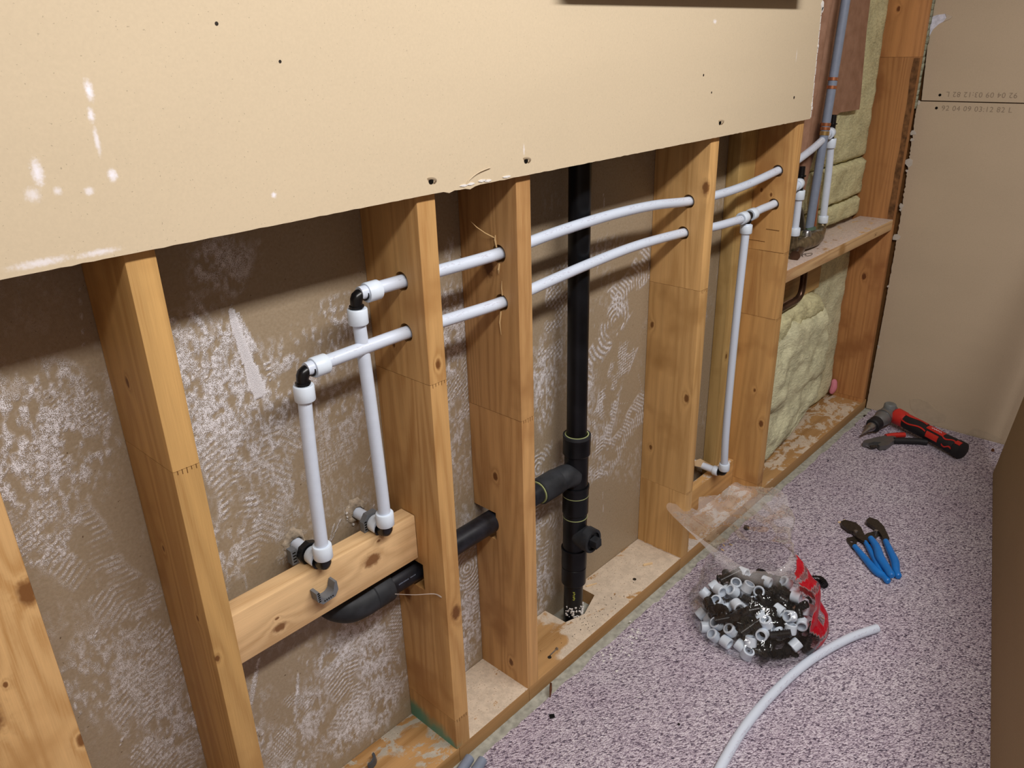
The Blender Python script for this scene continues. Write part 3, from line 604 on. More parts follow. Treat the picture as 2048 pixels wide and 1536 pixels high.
# ------------------------------------------------------------------ grey pipe clips
def clip(label, M, full):
    """half or full collar of a snap clip: ribbed channel arc around +y axis, opening towards +z"""
    t = thing('pipe_clip', tuple(M.translation), label, 'pipe clip', 'grey plastic pipe clips')
    arc = (200, 340) if not full else (120, 420)
    n = 12; ri, ro = .0128, .0188; pts = []
    if full: outer = [(ro*1.0*math.cos(math.radians(a)), ro*math.sin(math.radians(a))) for a in np.linspace(150, 390, 14)]
    else: outer = [(-.0215, .012), (-.0215, -.006), (-.013, -.0165), (.013, -.0165), (.0215, -.006), (.0215, .012)]
    if full: inner = [(ri*math.cos(math.radians(a)), ri*math.sin(math.radians(a))) for a in np.linspace(390, 150, 14)]
    else: inner = [(.0175, .012)]+[(.0135*math.cos(math.radians(a)), .0115*math.sin(math.radians(a))+.003) for a in np.linspace(360, 180, 12)]+[(-.0155, .012)]
    o = link('clip_body', MB().prism(outer+inner, -.010, .0085, 'y').xf(M), M_['grey'], t)
    mb = MB()
    ribs = np.linspace(-9, 9, 4) if not full else []
    for k in range(5):
        z = -.004+k*.0035
        if not full:
            link('slot', MB().box((-.0192, -.0104, -.008+k*.0042), (-.0152, -.0099, -.0058+k*.0042)).xf(M), M_['dark'], t)
            link('slot', MB().box((-.0095+k*.0042, -.0104, -.0130), (-.0072+k*.0042, -.0099, -.0102)).xf(M), M_['dark'], t)
    if full:
        for a in np.linspace(165, 375, 7):
            c = Vector((.0158*math.cos(math.radians(a)), 0, .0158*math.sin(math.radians(a)))); link('slot', MB().box(c+Vector((-.0013, -.0056, -.0018)), c+Vector((.0013, -.0049, .0018))).xf(M), M_['dark'], t)
    # foot with screw
    if full: link('clip_foot', MB().box((-.006, .005, -.006), (.006, .0095, .006)).xf(M), M_['grey'], t)
    return t
clip('open grey half clip screwed low on the pale block, holding nothing', Matrix.Translation((.290, .0640, .5550)) @ Matrix.Rotation(math.radians(-4), 4, 'Y'), False)
def saddle(label, x, z, y0):
    """saddle clip on top of the block round a stub pipe: hexagonal band with slotted cheeks"""
    t = thing('pipe_clip', (x, y0, z-.0165), label, 'pipe clip', 'grey plastic pipe clips')
    out = [(x-.021, z-.0165), (x-.021, z+.004), (x-.011, z+.0175), (x+.011, z+.0175), (x+.021, z+.004), (x+.021, z-.0165)]
    inn = [(x+.0125, z-.0165)]+[(x+.0125*math.cos(a), z+.0125*math.sin(a)) for a in np.linspace(0, math.pi, 9)]+[(x-.0125, z-.0165)]
    link('clip_band', MB().prism(out+inn, y0-.006, y0+.006, 'y'), M_['grey'], t)
    for k in range(4):
        for sx in (-1, 1): link('slot', MB().box((x+sx*.0167-.0024, y0-.0063, z-.012+k*.0052), (x+sx*.0167+.0024, y0-.0058, z-.0094+k*.0052)), M_['dark'], t)
    return t
saddle('grey saddle clip round the right-hand stub pipe on the pale block', .4297, .6133, .104)
t = thing('pipe_clip', (.272, .121, .597), 'small grey clip cheek beside the black nut on the left-hand stub pipe', 'pipe clip', 'grey plastic pipe clips')
link('clip_cheek', MB().box((.2655, .1140, .5970), (.2775, .1280, .6260)), M_['grey'], t)
for k in range(4): link('slot', MB().box((.2685, .1136, .601+k*.006), (.2745, .1141, .6035+k*.006)), M_['dark'], t)
t = thing('pipe_clip', (.3627, .1106, .039), 'dark grey clip lying on the bottom plate in the lower left bay', 'pipe clip', 'grey plastic pipe clips')
Mc = Matrix.Translation((.3627, .1106, .0465)) @ Matrix.Rotation(.6, 4, 'Z') @ Matrix.Rotation(math.radians(80), 4, 'X')
link('clip_body', MB().prism([(.017*math.cos(a), .013*math.sin(a)) for a in np.linspace(.3, 3.0, 10)]+[(.011*math.cos(a), .008*math.sin(a)) for a in np.linspace(3.0, .3, 10)], -.007, .007, 'y').xf(Mc), plain('dark_grey_plastic', (.06, .065, .075), .35), t)

# ------------------------------------------------------------------ black drain stack
DR = .0243
ds = thing('drain_stack', (1.02, .092, .0), 'vertical black drain stack with cleanout rising from a notch in the bottom plate', 'drain pipe')
X0 = lambda z: 1.0165+.0195*min(z/.9, 1.2); Yc = .0905
def seg(name, z0, z1, r, mat, rr=None, seg_=36): return link(name, MB().tube([(X0(z0), Yc, z0), (X0(z0+.002), Yc, z0+.002), (X0(z1-.002), Yc, z1-.002), (X0(z1), Yc, z1)], [r-.0015, r, r, r-.0015], seg_), mat, ds)
seg('upper_pipe', .50, 2.4, DR, M_['abs']); seg('lower_pipe', .0, .20, DR+.0005, M_['abs'])
seg('upper_hub', .508, .556, .0335, M_['abs']); link('hub_rim', MB().tube([(X0(.55), Yc, .5535), (X0(.55), Yc, .5605)], .0335, 36, inner=.86), M_['absdust'], ds, label='dusty raised rim')
link('primer_ring', MB().tube([(X0(.55), Yc, .5605), (X0(.55), Yc, .5612)], .0290, 36, inner=.90), M_['lime'], ds)
seg('tee_body', .41, .515, .0295, M_['abs']); seg('middle_hub', .345, .418, .0325, M_['abs'])
for (z, r) in [(.3955, .0327), (.334, .0308), (.192, .0318)]: link('primer_ring', MB().tube([(X0(z), Yc, z-.0009), (X0(z), Yc, z+.0009)], r, 36), M_['lime'], ds)
seg('cleanout_body', .235, .346, .0300, M_['abs']); seg('lower_hub', .186, .238, .0325, M_['abs']); seg('bottom_hub', .135, .186, .0318, M_['abs'])
for z in (.418, .238): link('moulded_collar', MB().tube([(X0(z), Yc, z-.004), (X0(z), Yc, z+.004)], .0335, 36, inner=.9), M_['abs'], ds)
# cleanout branch facing the room
cz = .286; cx = X0(cz)
link('cleanout_branch', MB().tube([(cx, Yc, cz), (cx+.001, Yc-.030, cz-.003), (cx+.0015, Yc-.034, cz-.003), (cx+.002, Yc-.056, cz-.005), (cx+.002, Yc-.058, cz-.005)], [.027, .029, .0315, .0315, .030], 36, inner=.8), M_['absdust'], ds)
link('cleanout_plug', MB().tube([(cx+.002, Yc-.035, cz-.005), (cx+.002, Yc-.0525, cz-.005), (cx+.002, Yc-.054, cz-.005)], [.0255, .0255, .024], 32), M_['abs'], ds)
sq = [(cx+.002+.0155*math.cos(a), cz-.005+.0155*math.sin(a)) for a in [math.radians(k*90+50) for k in range(4)]]
link('square_key', MB().prism(sq, Yc-.074, Yc-.053, 'y', .0015), M_['absdust'], ds)
for (z, a, w_, h_) in [(.095, 3.85, .006, .0012), (.099, 3.9, .008, .0012), (.108, 3.85, .010, .0012), (.113, 3.9, .009, .0012), (.118, 3.85, .008, .0012), (.103, 3.85, .009, .0012)]:
    px, py = X0(z)+(DR+.0007)*math.cos(a), Yc+(DR+.0007)*math.sin(a)
    link('print_mark', MB().box((px-.002, py-.002, z), (px+.002, py+.002, z+h_)), plain('yellow_ink', (.35, .36, .06), .6) if 'yellow_ink' not in bpy.data.materials else bpy.data.materials['yellow_ink'], ds)
mb = MB(); random.seed(5)
for k in range(60):
    a = random.uniform(3.0, 5.4); z = .040+random.random()**2*.03; rr = DR+.001; s_ = random.uniform(.0006, .0022)
    c = Vector((X0(z)+rr*math.cos(a), Yc+rr*math.sin(a), z)); mb.box(c-Vector((s_,)*3), c+Vector((s_, s_, s_*.7)))
tag(link('drywall_dust', mb, M_['gypsum'], ds), kind='stuff', label='white plaster specks at the foot of the pipe')
# branch drain through the studs to the elbow under the block
dl = thing('branch_drain', (.74, .10, .43), 'black horizontal drain pipe through the notched studs, ending in an elbow under the pale block', 'drain pipe')
def hz(x): return .451+(x-.5)*.022
def hy(x): return .104-(x-.5)*.02
link('pipe', MB().tube([(x, hy(x), hz(x)) for x in (.40, .5, .74, .90)], DR, 36), plain('scuffed_drain_plastic', (.012, .013, .018), .4, .35, var=.6, scale=40), dl)
link('branch_hub', MB().tube([(.893, hy(.893), hz(.893)), (.895, hy(.895), hz(.895)), (.955, hy(.955), hz(.955)), (.96, hy(.96), hz(.96))], [.0295, .0315, .0315, .030], 36, inner=.8), M_['absdust'], dl)
link('primer_ring', MB().tube([(.8905, hy(.89), hz(.89)), (.8930, hy(.893), hz(.893))], .0275, 36), M_['lime'], dl)
link('sweep', MB().tube(spline([(.955, hy(.955), hz(.955)), (.985, Yc, .4625), (1.01, Yc, .455)], 6), .0295, 32), M_['absdust'], dl)
link('elbow_hub', MB().tube([(.410, hy(.41), hz(.41)), (.412, hy(.412), hz(.412)), (.448, hy(.45), hz(.45)), (.451, hy(.45), hz(.45))], [.0295, .031, .031, .0295], 36), M_['absdust'], dl)
el = spline([(.415, .1055, .4485), (.392, .107, .446), (.365, .112, .447), (.345, .125, .456), (.337, .140, .466), (.335, .1495, .470)], 6)
link('elbow', MB().tube(el, [.0295]*len(el), 30), M_['absdust'], dl)
for k in range(14):
    x = .462+k*.0028+(.004 if k > 8 else 0); a = 3.55; c = Vector((x, hy(x)-(DR+.0002)*math.cos(.30), hz(x)+(DR+.0002)*math.sin(.30)))
    link('print_mark', MB().box(c-Vector((.0008, .0004, .0012)), c+Vector((.0008, .0004, .0012*random.uniform(.3, 1.2)))), M_['greypipe'], dl)

# ------------------------------------------------------------------ far bay: insulation, kraft paper, valve, pipes
def insmat(name, c):
    N = NT(name, 1.0, .05); p = N.pos(); f = N.noise(N.vm('MULTIPLY', p, (1, 1, 2.2)), 60, 6, .72, .5); g = N.noise(p, 14, 3)
    cc = N.ramp(N.math('ADD', N.math('MULTIPLY', f, .6), N.math('MULTIPLY', g, .4)), [(.32, mult(c, .62)), (.5, c), (.72, mult(c, 1.3))])
    N.col(cc); N.bump(f, .9, .006); return N.m
iy = insmat('yellow_fibreglass', (.66, .62, .37)); ip = insmat('pale_fibreglass', (.72, .70, .47))
def batt(name, x0, x1, z0, z1, yf, depth, amp, mat, label, fr=9, ed=.018, seed=0, outline=None):
    """a soft block: front grid bulges towards the room, edges roll back"""
    nx = int((x1-x0)/.012)+2; nz = int((z1-z0)/.012)+2; V = []; F = []
    for j in range(nz):
        for i in range(nx):
            u, v = i/(nx-1), j/(nz-1); x = x0+(x1-x0)*u; z = z0+(z1-z0)*v
            if outline: x, z = outline(u, v)
            e = min(u*(x1-x0), (1-u)*(x1-x0), v*(z1-z0), (1-v)*(z1-z0)); r = min(1, e/ed); r = math.sqrt(1-(1-r)**2)
            q = Vector((x*fr, z*fr*1.4, seed)); n = mnoise.fractal(q, 1, 2, 5)
            y = yf+depth*(1-r)+amp*n; V.append((x+.004*mnoise.noise(q*6), min(y, .1485), z+.004*mnoise.noise(q*6+Vector((9, 0, 0)))))
    nf = len(V); V += [(x, .1495, z) for (x, y, z) in V]
    ix = lambda i, j: j*nx+i
    for j in range(nz-1):
        for i in range(nx-1):
            a = (ix(i, j), ix(i+1, j), ix(i+1, j+1), ix(i, j+1)); F.append(a); F.append(tuple(k+nf for k in a[::-1]))
    for i in range(nx-1): F += [(ix(i, 0), ix(i, 0)+nf, ix(i+1, 0)+nf, ix(i+1, 0)), (ix(i, nz-1), ix(i+1, nz-1), ix(i+1, nz-1)+nf, ix(i, nz-1)+nf)]
    for j in range(nz-1): F += [(ix(0, j), ix(0, j+1), ix(0, j+1)+nf, ix(0, j)+nf), (ix(nx-1, j), ix(nx-1, j)+nf, ix(nx-1, j+1)+nf, ix(nx-1, j+1))]
    mb = MB(); mb.add(V, F); return tag(link(name, mb, mat, smooth=180), label, 'insulation', 'yellow fibreglass insulation')
N_ = 'insulation_batt'
batt(N_, 1.908, 2.783, 1.001, 2.40, .128, .020, .006, iy, 'tall yellow fibreglass batt beside the brown paper at the top of the far bay', seed=1)
batt(N_, 1.908, 2.783, .862, .999, .124, .022, .008, iy, 'yellow fibreglass piece between the two seams above the shelf block', seed=2)
batt(N_, 1.908, 2.783, .784, .860, .126, .018, .006, iy, 'yellow fibreglass strip resting just above the shelf block', seed=3)
batt(N_, 1.908, 2.783, .040, .742, .132, .014, .006, ip, 'flat pale yellow batt at the back below the shelf block', seed=4)
def blob_outline(u, v):
    # right-hand silhouette wanders; bottom swells to the left
    zr = .045+.49*v; xr = 2.36+.16*math.sin(min(1, v*1.25)*math.pi*.75)-.10*max(0, v-.75)*4*.25+.02*mnoise.noise(Vector((v*9, 3, 0)))
    if v < .25: xr -= (.25-v)*1.0
    zl = zr+(.03 if v > .9 else 0)*(1-u); x = 1.908+(xr-1.908)*u; return x, zl+.012*mnoise.noise(Vector((u*6, v*3, 5)))*(v > .1)
batt(N_, 1.908, 2.50, .045, .535, .050, .075, .022, ip, 'pale crumpled fibreglass batt bulging out onto the bottom plate', fr=8, ed=.07, seed=7, outline=blob_outline)
def fold_outline(u, v):
    x = 1.908+(2.42-1.908)*u; zt = .530+.055*math.sin(u*2.2); return x, zt-.075*(1-v)-.03*(1-u)*(1-v)
batt(N_, 1.908, 2.42, .46, .58, .070, .05, .015, iy, 'torn yellow fibreglass fold lying on top of the crumpled batt', fr=13, ed=.03, seed=9, outline=fold_outline)
# greenish insulation showing in the gap beside the end wall
mb = MB(); 
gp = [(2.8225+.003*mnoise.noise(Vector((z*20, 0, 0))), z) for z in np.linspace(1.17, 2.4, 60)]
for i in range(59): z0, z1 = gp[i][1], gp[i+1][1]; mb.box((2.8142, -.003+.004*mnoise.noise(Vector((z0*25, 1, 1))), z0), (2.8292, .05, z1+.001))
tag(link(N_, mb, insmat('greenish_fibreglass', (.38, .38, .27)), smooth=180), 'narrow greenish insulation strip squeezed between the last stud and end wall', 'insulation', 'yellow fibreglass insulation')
mb = MB(); mb.tube(spline([(2.757, .12, .055), (2.765, .115, .085), (2.77, .12, .115)], 4), [.006, .010, .012, .013, .013, .012, .012, .010, .005], 10)
tag(link('pink_insulation_tuft', mb, plain('pink_fibre', (.62, .22, .28), 1, .1, bump=.6)), 'small pink tuft at the foot of the last stud', 'insulation')
# kraft paper facing
def kraft():
    N = NT('kraft_paper', .62, .3); p = N.pos(); f = N.noise(p, 24, 4, .6)
    N.col(N.ramp(f, [(.3, (.24, .125, .075)), (.7, (.33, .185, .12))])); N.bump(N.noise(p, 12, 3), .5, .01)
    nx, nz = 90, 70; V = []; F = []
    def botz(x):
        if x < 2.235: return .885+.004*math.sin(x*30)
        if x < 2.33: t = (x-2.235)/.095; return .885+(1.135-.885)*(t**.6)
        if x < 2.46: t = (x-2.33)/.13; return 1.135+.045*(t*t*(3-2*t))
        return 1.18
    for j in range(nz):
        for i in range(nx):
            u, v = i/(nx-1), j/(nz-1); xr = 2.585-.03*v**2+.006*math.sin(v*8); x = 1.909+(xr-1.909)*u; zb = botz(x); z = zb+(2.38-zb)*(v**1.5)
            y = .119+.004*mnoise.noise(Vector((x*7, z*5, 2)))-.016*math.exp(-((x-(2.165+.07*(z-.88)/.6))/.012)**2)+.010*math.exp(-((x-(2.20+.07*(z-.88)/.6))/.012)**2)
            if x > 2.45: y -= .012*(x-2.45)/.13*max(0, 1-(z-1.18)/.25)
            V.append((x, y, z))
    for j in range(nz-1):
        for i in range(nx-1): a = j*nx+i; F.append((a, a+1, a+nx+1, a+nx))
    n = len(V); V += [(x, y+.0008, z) for x, y, z in V]; F += [tuple(k+n for k in f[::-1]) for f in F]
    mb = MB(); mb.add(V, F); tag(link('kraft_paper', mb, N.m, smooth=180), 'brown kraft paper facing hanging behind the grey pipe in the far bay', 'paper')
kraft()
mb = MB().prism([(1.908, .46), (2.26, .50), (2.27, .56), (2.24, .60), (1.908, .60)], .1085, .1098, 'y'); tag(link('paper_scrap', mb, bpy.data.materials['kraft_paper']), 'brown paper scrap showing under the thin board', 'paper')
gpipe = thing('grey_pipe', (2.235, .09, .80), 'vertical grey plastic pipe with copper crimp rings in the far bay', 'pipe')
gl = lambda z: (2.2345+max(0, z-.83)*.085, .085, z)
link('tube', MB().tube([gl(.84), gl(1.2), gl(1.5), gl(1.9), gl(2.39)], .0135, 20), M_['greypipe'], gpipe)
for z in (1.292, 1.268, 1.160, 1.148): link('crimp_ring', MB().tube([gl(z-.0045), gl(z+.0045)], .0150, 20), M_['copper'], gpipe, label='copper crimp ring')
link('brass_sleeve', MB().tube([gl(1.128), gl(1.140)], .0148, 20), plain('brass', (.55, .38, .16), .3, .5, .8), gpipe)
link('copper_end', MB().tube([gl(.812), gl(.845)], .0135, 20), M_['copper'], gpipe)
tag(link('copper_pipe', MB().tube([(2.287, .095, .79), (2.291, .1, 1.0), (2.298, .105, 1.16)], .0115, 18), M_['copper']), 'bare copper riser just right of the grey pipe', 'pipe')
va = thing('mixing_valve', (2.19, .075, .785), 'tarnished brass shower valve lying on the shelf block with pipes joined', 'valve')
link('valve_body', MB().tube(spline([(2.06, .062, .806), (2.11, .060, .812), (2.16, .058, .812), (2.22, .060, .812), (2.27, .066, .810), (2.30, .072, .808)], 4), [.010, .012, .014, .018, .021, .022, .022, .022, .023, .024, .025, .026, .026, .025, .024, .022, .020, .018, .016, .013, .010], 18), M_['brass'], va)
link('outlet_bend', MB().tube(spline([(2.29, .072, .808), (2.33, .082, .806), (2.365, .094, .808), (2.378, .1, .822), (2.379, .1, .838)], 5), .0135, 18), M_['brass'], va)
link('inlet_bend', MB().tube(spline([(2.075, .062, .806), (2.066, .06, .815), (2.0655, .06, .855)], 5), .0125, 18), M_['brass'], va)
link('green_union', MB().tube([(2.233, .075, .815), (2.2335, .083, .842)], .0185, 6), M_['green'], va, label='green six-sided union nut')
link('union_collar', MB().tube([(2.16, .060, .82), (2.16, .06, .842), (2.16, .06, .848)], [.016, .014, .011], 14), M_['bright'], va)
link('side_spout', MB().tube(spline([(2.12, .058, .80), (2.07, .045, .797), (2.03, .035, .797)], 5), .0155, 16), M_['olddark'], va)
tag(link('dark_bend', MB().tube(spline([(2.16, .085, .846), (2.155, .095, .90), (2.13, .105, .935), (2.09, .11, .93)], 6), .017, 18), plain('dark_chrome', (.09, .085, .075), .22, .5, .85)), 'dark shiny curved pipe standing behind the valve', 'pipe')
tag(link('copper_bend', MB().tube(spline([(2.243, .085, .7445), (2.24, .084, .68), (2.235, .083, .632), (2.222, .084, .610), (2.195, .087, .600), (2.15, .09, .597), (2.05, .093, .592), (1.99, .095, .59)], 6), .0113, 18), M_['olddark']), 'dark copper pipe bending left below the shelf block', 'pipe')
wire = MB().tube(spline([(2.08, .03, .7850), (2.10, .04, .7865), (2.13, .028, .7862), (2.12, .018, .7858), (2.09, .022, .7862), (2.11, .036, .7868)], 5), .0009, 6)
tag(link('wire_scrap', wire, M_['bright']), 'thin bright wire scrap lying on the shelf block by the valve', 'wire')

# ------------------------------------------------------------------ dark edged frame hung on the drywall, only its foot in the photo
fr = thing('wall_frame', (1.28, -.028, 1.4985), 'dark frame hung on the upper drywall, only its bottom edge showing', 'frame')
for (a, b) in [((.835, -.043, 1.4985), (1.745, -.0128, 1.545)), ((.835, -.043, 1.5455), (.88, -.0128, 2.1)), ((1.70, -.043, 1.5455), (1.745, -.0128, 2.1)), ((.835, -.043, 2.1005), (1.745, -.0128, 2.145))]:
    link('frame_rail', MB().box(a, b), M_['frame'], fr)
link('panel', MB().box((.8805, -.030, 1.5455), (1.6995, -.0135, 2.1)), plain('panel_face', (.3, .3, .3), .4), fr)

# ------------------------------------------------------------------ floor things
def frag(name, pts, z0, z1, mat, label, cat, group=None):
    return tag(link(name, MB().prism(pts, z0, z1, 'z'), mat), label, cat, group)
# curved offcut of white pipe
off = [(1.501, -.5224, .0145), (1.42, -.484, .0145), (1.3145, -.451, .0145), (1.23, -.434, .0145), (1.1498, -.4251, .0145), (1.07, -.420, .0145), (.9885, -.420, .0145), (.91, -.426, .0145), (.83, -.437, .0145), (.74, -.455, .0145), (.66, -.475, .0145)]
wt = thing('pipe_offcut', (1.1, -.43, .003), 'loose curved length of white pipe lying on the carpet', 'pipe')
link('tube', MB().tube(spline(off, 6), PR, 20, inner=.76), M_['pex'], wt)
for i, (a, b, lb) in enumerate([((.540, -.0445), (.36, -.096), 'front grey tube of the pair cut off at the bottom edge'), ((.5255, -.0200), (.345, -.0710), 'rear grey tube of the pair cut off at the bottom edge, against the plate')]):
    tag(link('grey_tube', MB().tube([(a[0], a[1], .014), (b[0], b[1], .014)], .0110, 18, inner=.7), M_['greypipe']), lb, 'pipe', 'pair of grey tubes')
tag(link('rusty_nail', MB().tube([(.7775, -.0330, .003), (.788, -.026, .014), (.796, -.020, .026)], [.002, .0055, .0042], 8, squash=.6), M_['rust']), 'rusty brown nail stub sticking up between plate and carpet', 'nail')
# litter: chips of wood, gypsum and dark crumbs, each its own thing
random.seed(11)
def chip(x, y, z, s, mat, name, label, cat, group, el=2.0):
    a = random.uniform(0, 3.14); pl = []
    for t in np.linspace(0, 2*math.pi, 6)[:-1]:
        u, v = s*el*math.cos(t)*random.uniform(.6, 1), s*math.sin(t)*random.uniform(.6, 1); pl.append((x+u*math.cos(a)-v*math.sin(a), y+u*math.sin(a)+v*math.cos(a)))
    frag(name, pl, z, z+s*.5, mat, label, cat, group)
for (x, y) in [(1.56, -.05), (1.585, -.04), (1.60, -.055), (1.54, -.035), (1.93, -.255), (1.46, -.40), (1.95, -.262)]:
    chip(x, y, .004, .004, M_['sliver'], 'wood_chip', 'small pale wood chip on the floor beside the bottom plate', 'wood chip', 'wood chips on the floor')
def litter(name, n, f, mat, label):
    mb = MB()
    for k in range(n):
        x, y, z, q = f(); a = random.uniform(0, 3.14); pl = [(x+q*(1+.6*(i % 2))*math.cos(a+t), y+q*math.sin(a+t)) for i, t in enumerate(np.linspace(0, 6.28, 6)[:-1])]
        mb.prism(pl, z, z+q*.5, 'z')
    tag(link(name, mb, mat), label, 'crumbs', None, 'stuff')
litter('gypsum_crumbs', 40, lambda: (random.gauss(1.06, .055), random.gauss(-.058, .018), .0032, random.uniform(.0010, .0034)), M_['gypsum'], 'white gypsum crumbs on the carpet edge below the drain stack')
for k in range(5): chip(random.gauss(.93, .02), random.gauss(-.19, .02), .0035, .002, M_['gypsum'], 'gypsum_crumb', 'white gypsum crumb on open carpet before the plate', 'crumb', 'gypsum crumbs on open carpet', 1.2)
frag('black_chip', [(.735, -.066), (.744, -.073), (.738, -.081), (.728, -.075)], .0035, .006, M_['black'], 'square black plastic chip on the carpet near the rusty nail', 'chip')
frag('black_chip', [(.905, -.30), (.909, -.30), (.909, -.305), (.905, -.305)], .0035, .006, M_['black'], 'tiny black crumb alone on the open carpet', 'chip')
litter('dark_crumbs', 60, lambda: (random.gauss(1.03, .07), random.uniform(.012, .062), .0382, random.uniform(.0004, .0014)), M_['dark'], 'dark crumbs scattered on the white plate by the drain foot')
frag('wood_chip', [(1.12, .125), (1.15, .112), (1.151, .114), (1.122, .129)], .0385, .041, M_['sliver'], 'long pale splinter on the plate behind the cleanout', 'wood chip')
frag('wood_chip', [(1.30, .060), (1.325, .045), (1.33, .049), (1.306, .064)], .0385, .042, M_['sliver'], 'pale wood chip on the plate at the foot of the bark-pocket stud', 'wood chip')
# bent nail in the plate, screw heads
tag(link('bent_nail', MB().tube([(.853, .030, .0405), (.878, .0315, .0410), (.879, .0315, .041), (.8815, .0316, .041)], [.0014, .0014, .0042, .004], 8), M_['bright']), 'shiny nail lying on the amber patch of the plate', 'nail')
for (x, y, s_) in [(.848, .028, .0048), (1.235, .045, .005), (2.757, -.0288, .008)]:
    z = .0380 if y > 0 else -.002
    tag(link('screw_head', MB().tube([(x, y, z-.002), (x, y, z+.0012), (x, y, z+.0016)], [s_, s_, s_*.7], 12).tube([(x, y, z+.001), (x, y, z+.0019)], s_*.35, 6), M_['steel']), {.848: 'screw head sunk in the plate next to the lying nail', 1.235: 'screw head in the white plate right of the drain stack', 2.757: 'round anchor head in the concrete at the end wall'}[x], 'screw')
frag('black_ring', [(1.71+.008*math.cos(a), -.05+.008*math.sin(a)) for a in np.linspace(0, 6.28, 13)[:-1]], .003, .012, M_['rubber'], 'small dark stub of pipe at the carpet edge right of the bag', 'offcut')

# ------------------------------------------------------------------ pliers
def flat(poly, z0, z1): return MB().prism(poly, z0, z1, 'z')
def grip(pts, r, z, mat, parent, sq=.62):
    P = spline([(x, y, z) for x, y in pts], 6); n = len(P); rs = [r*(.72+.28*min(1, i/5))*(1-.18*math.sin(i/(n-1)*9)*.5) for i in range(n)]; rs[-1] *= .6; rs[-2] *= .9
    return link('handle', MB().tube(P, rs, 16, squash=1.0), mat, parent)
def arms(pts, w_):  # closed outline around a polyline
    P = [Vector(p) for p in pts]; L = []; Rr = []
    for i, p in enumerate(P):
        t = (P[min(i+1, len(P)-1)]-P[max(i-1, 0)]).normalized(); n = Vector((-t.y, t.x)); ww = w_[i] if isinstance(w_, list) else w_
        L.append(tuple(p+n*ww)); Rr.append(tuple(p-n*ww))
    return L+Rr[::-1]
p1 = thing('pliers', (1.83, -.37, .003), 'left-hand pair of blue-handled pliers, jaw opening towards the plate', 'pliers')
link('upper_jaw', flat([(1.9177, -.262), (1.9341, -.2677), (1.9404, -.2998), (1.9259, -.3213), (1.8685, -.3603), (1.8551, -.3587), (1.8637, -.3334), (1.8881, -.3105), (1.885, -.2995), (1.9021, -.2715)], .009, .018), M_['steel'], p1)
jw = flat([(1.8408, -.3125), (1.855, -.306), (1.8699, -.3149), (1.885, -.322), (1.878, -.338), (1.861, -.336), (1.8253, -.3458), (1.8128, -.3398)], .004, .0088)
lj = link('lower_jaw', jw, M_['steel'], p1); cut(lj, MB().cyl((1.8475, -.3245, -.01), (1.8475, -.3245, .03), .006, 14))
link('pivot_bolt', MB().tube([(1.893, -.318, .018), (1.893, -.318, .0205)], [.006, .005], 14), M_['bright'], p1)
grip([(1.8215, -.3421), (1.7783, -.390), (1.7421, -.4326), (1.7323, -.4576), (1.714, -.4767)], .0105, .0125, M_['blue'], p1)
grip([(1.8631, -.3580), (1.8329, -.3820), (1.7814, -.4201), (1.7456, -.4438), (1.728, -.462)], .0085, .0130, M_['blue'], p1)
p2 = thing('pliers', (1.84, -.42, .003), 'right-hand pair of blue-handled pliers with straighter spread handles', 'pliers')
link('upper_jaw', flat([(1.9757, -.3187), (1.9969, -.3209), (1.9978, -.3446), (1.9744, -.3726), (1.9201, -.408), (1.8981, -.4014), (1.9318, -.3757), (1.9539, -.3459), (1.9625, -.3256)], .010, .019), M_['steel'], p2)
link('lower_jaw', flat([(1.9009, -.3405), (1.9186, -.3440), (1.9436, -.356), (1.9401, -.3747), (1.905, -.372), (1.8867, -.3822), (1.8711, -.3645)], .004, .0098), M_['steel'], p2)
link('pivot_bolt', MB().tube([(1.9325, -.3640, .0098), (1.9325, -.3640, .0215)], [.0062, .005], 14), M_['bright'], p2)
grip([(1.8730, -.3680), (1.8393, -.3975), (1.792, -.4246), (1.7574, -.4540), (1.7258, -.4803)], .0118, .0265, M_['blue'], p2)
grip([(1.9076, -.4016), (1.8633, -.4302), (1.8202, -.4578), (1.779, -.4753), (1.7544, -.4905)], .0112, .0130, M_['blue'], p2)

# ------------------------------------------------------------------ cordless expander tool, lying down
tl = thing('cordless_tool', (2.66, -.20, .003), 'red and black cordless expander tool with grey head lying by the end wall', 'power tool')
H = Vector((2.728, -.135, .052)); B = Vector((2.606, -.424, .036)); ax = (B-H).normalized(); sd = Vector((0, 0, 1)).cross(ax).normalized()
def along(t, s=0, z=0): return H+ax*t+sd*s+Vector((0, 0, z))
Lh = (B-H).length
link('handle', MB().tube([along(.05), along(.07), along(.12), along(.17), along(.22), along(Lh-.035), along(Lh-.03)], [.024, .029, .029, .027, .028, .030, .028], 22), M_['rubber'], tl)
link('battery', MB().tube([along(Lh-.032), along(Lh-.028), along(Lh-.004), along(Lh)], [.029, .032, .032, .026], 22), M_['rubber'], tl)
link('red_shell', MB().tube([along(.012), along(.02), along(.055), along(.066)], [.026, .032, .031, .027], 20), M_['red'], tl)
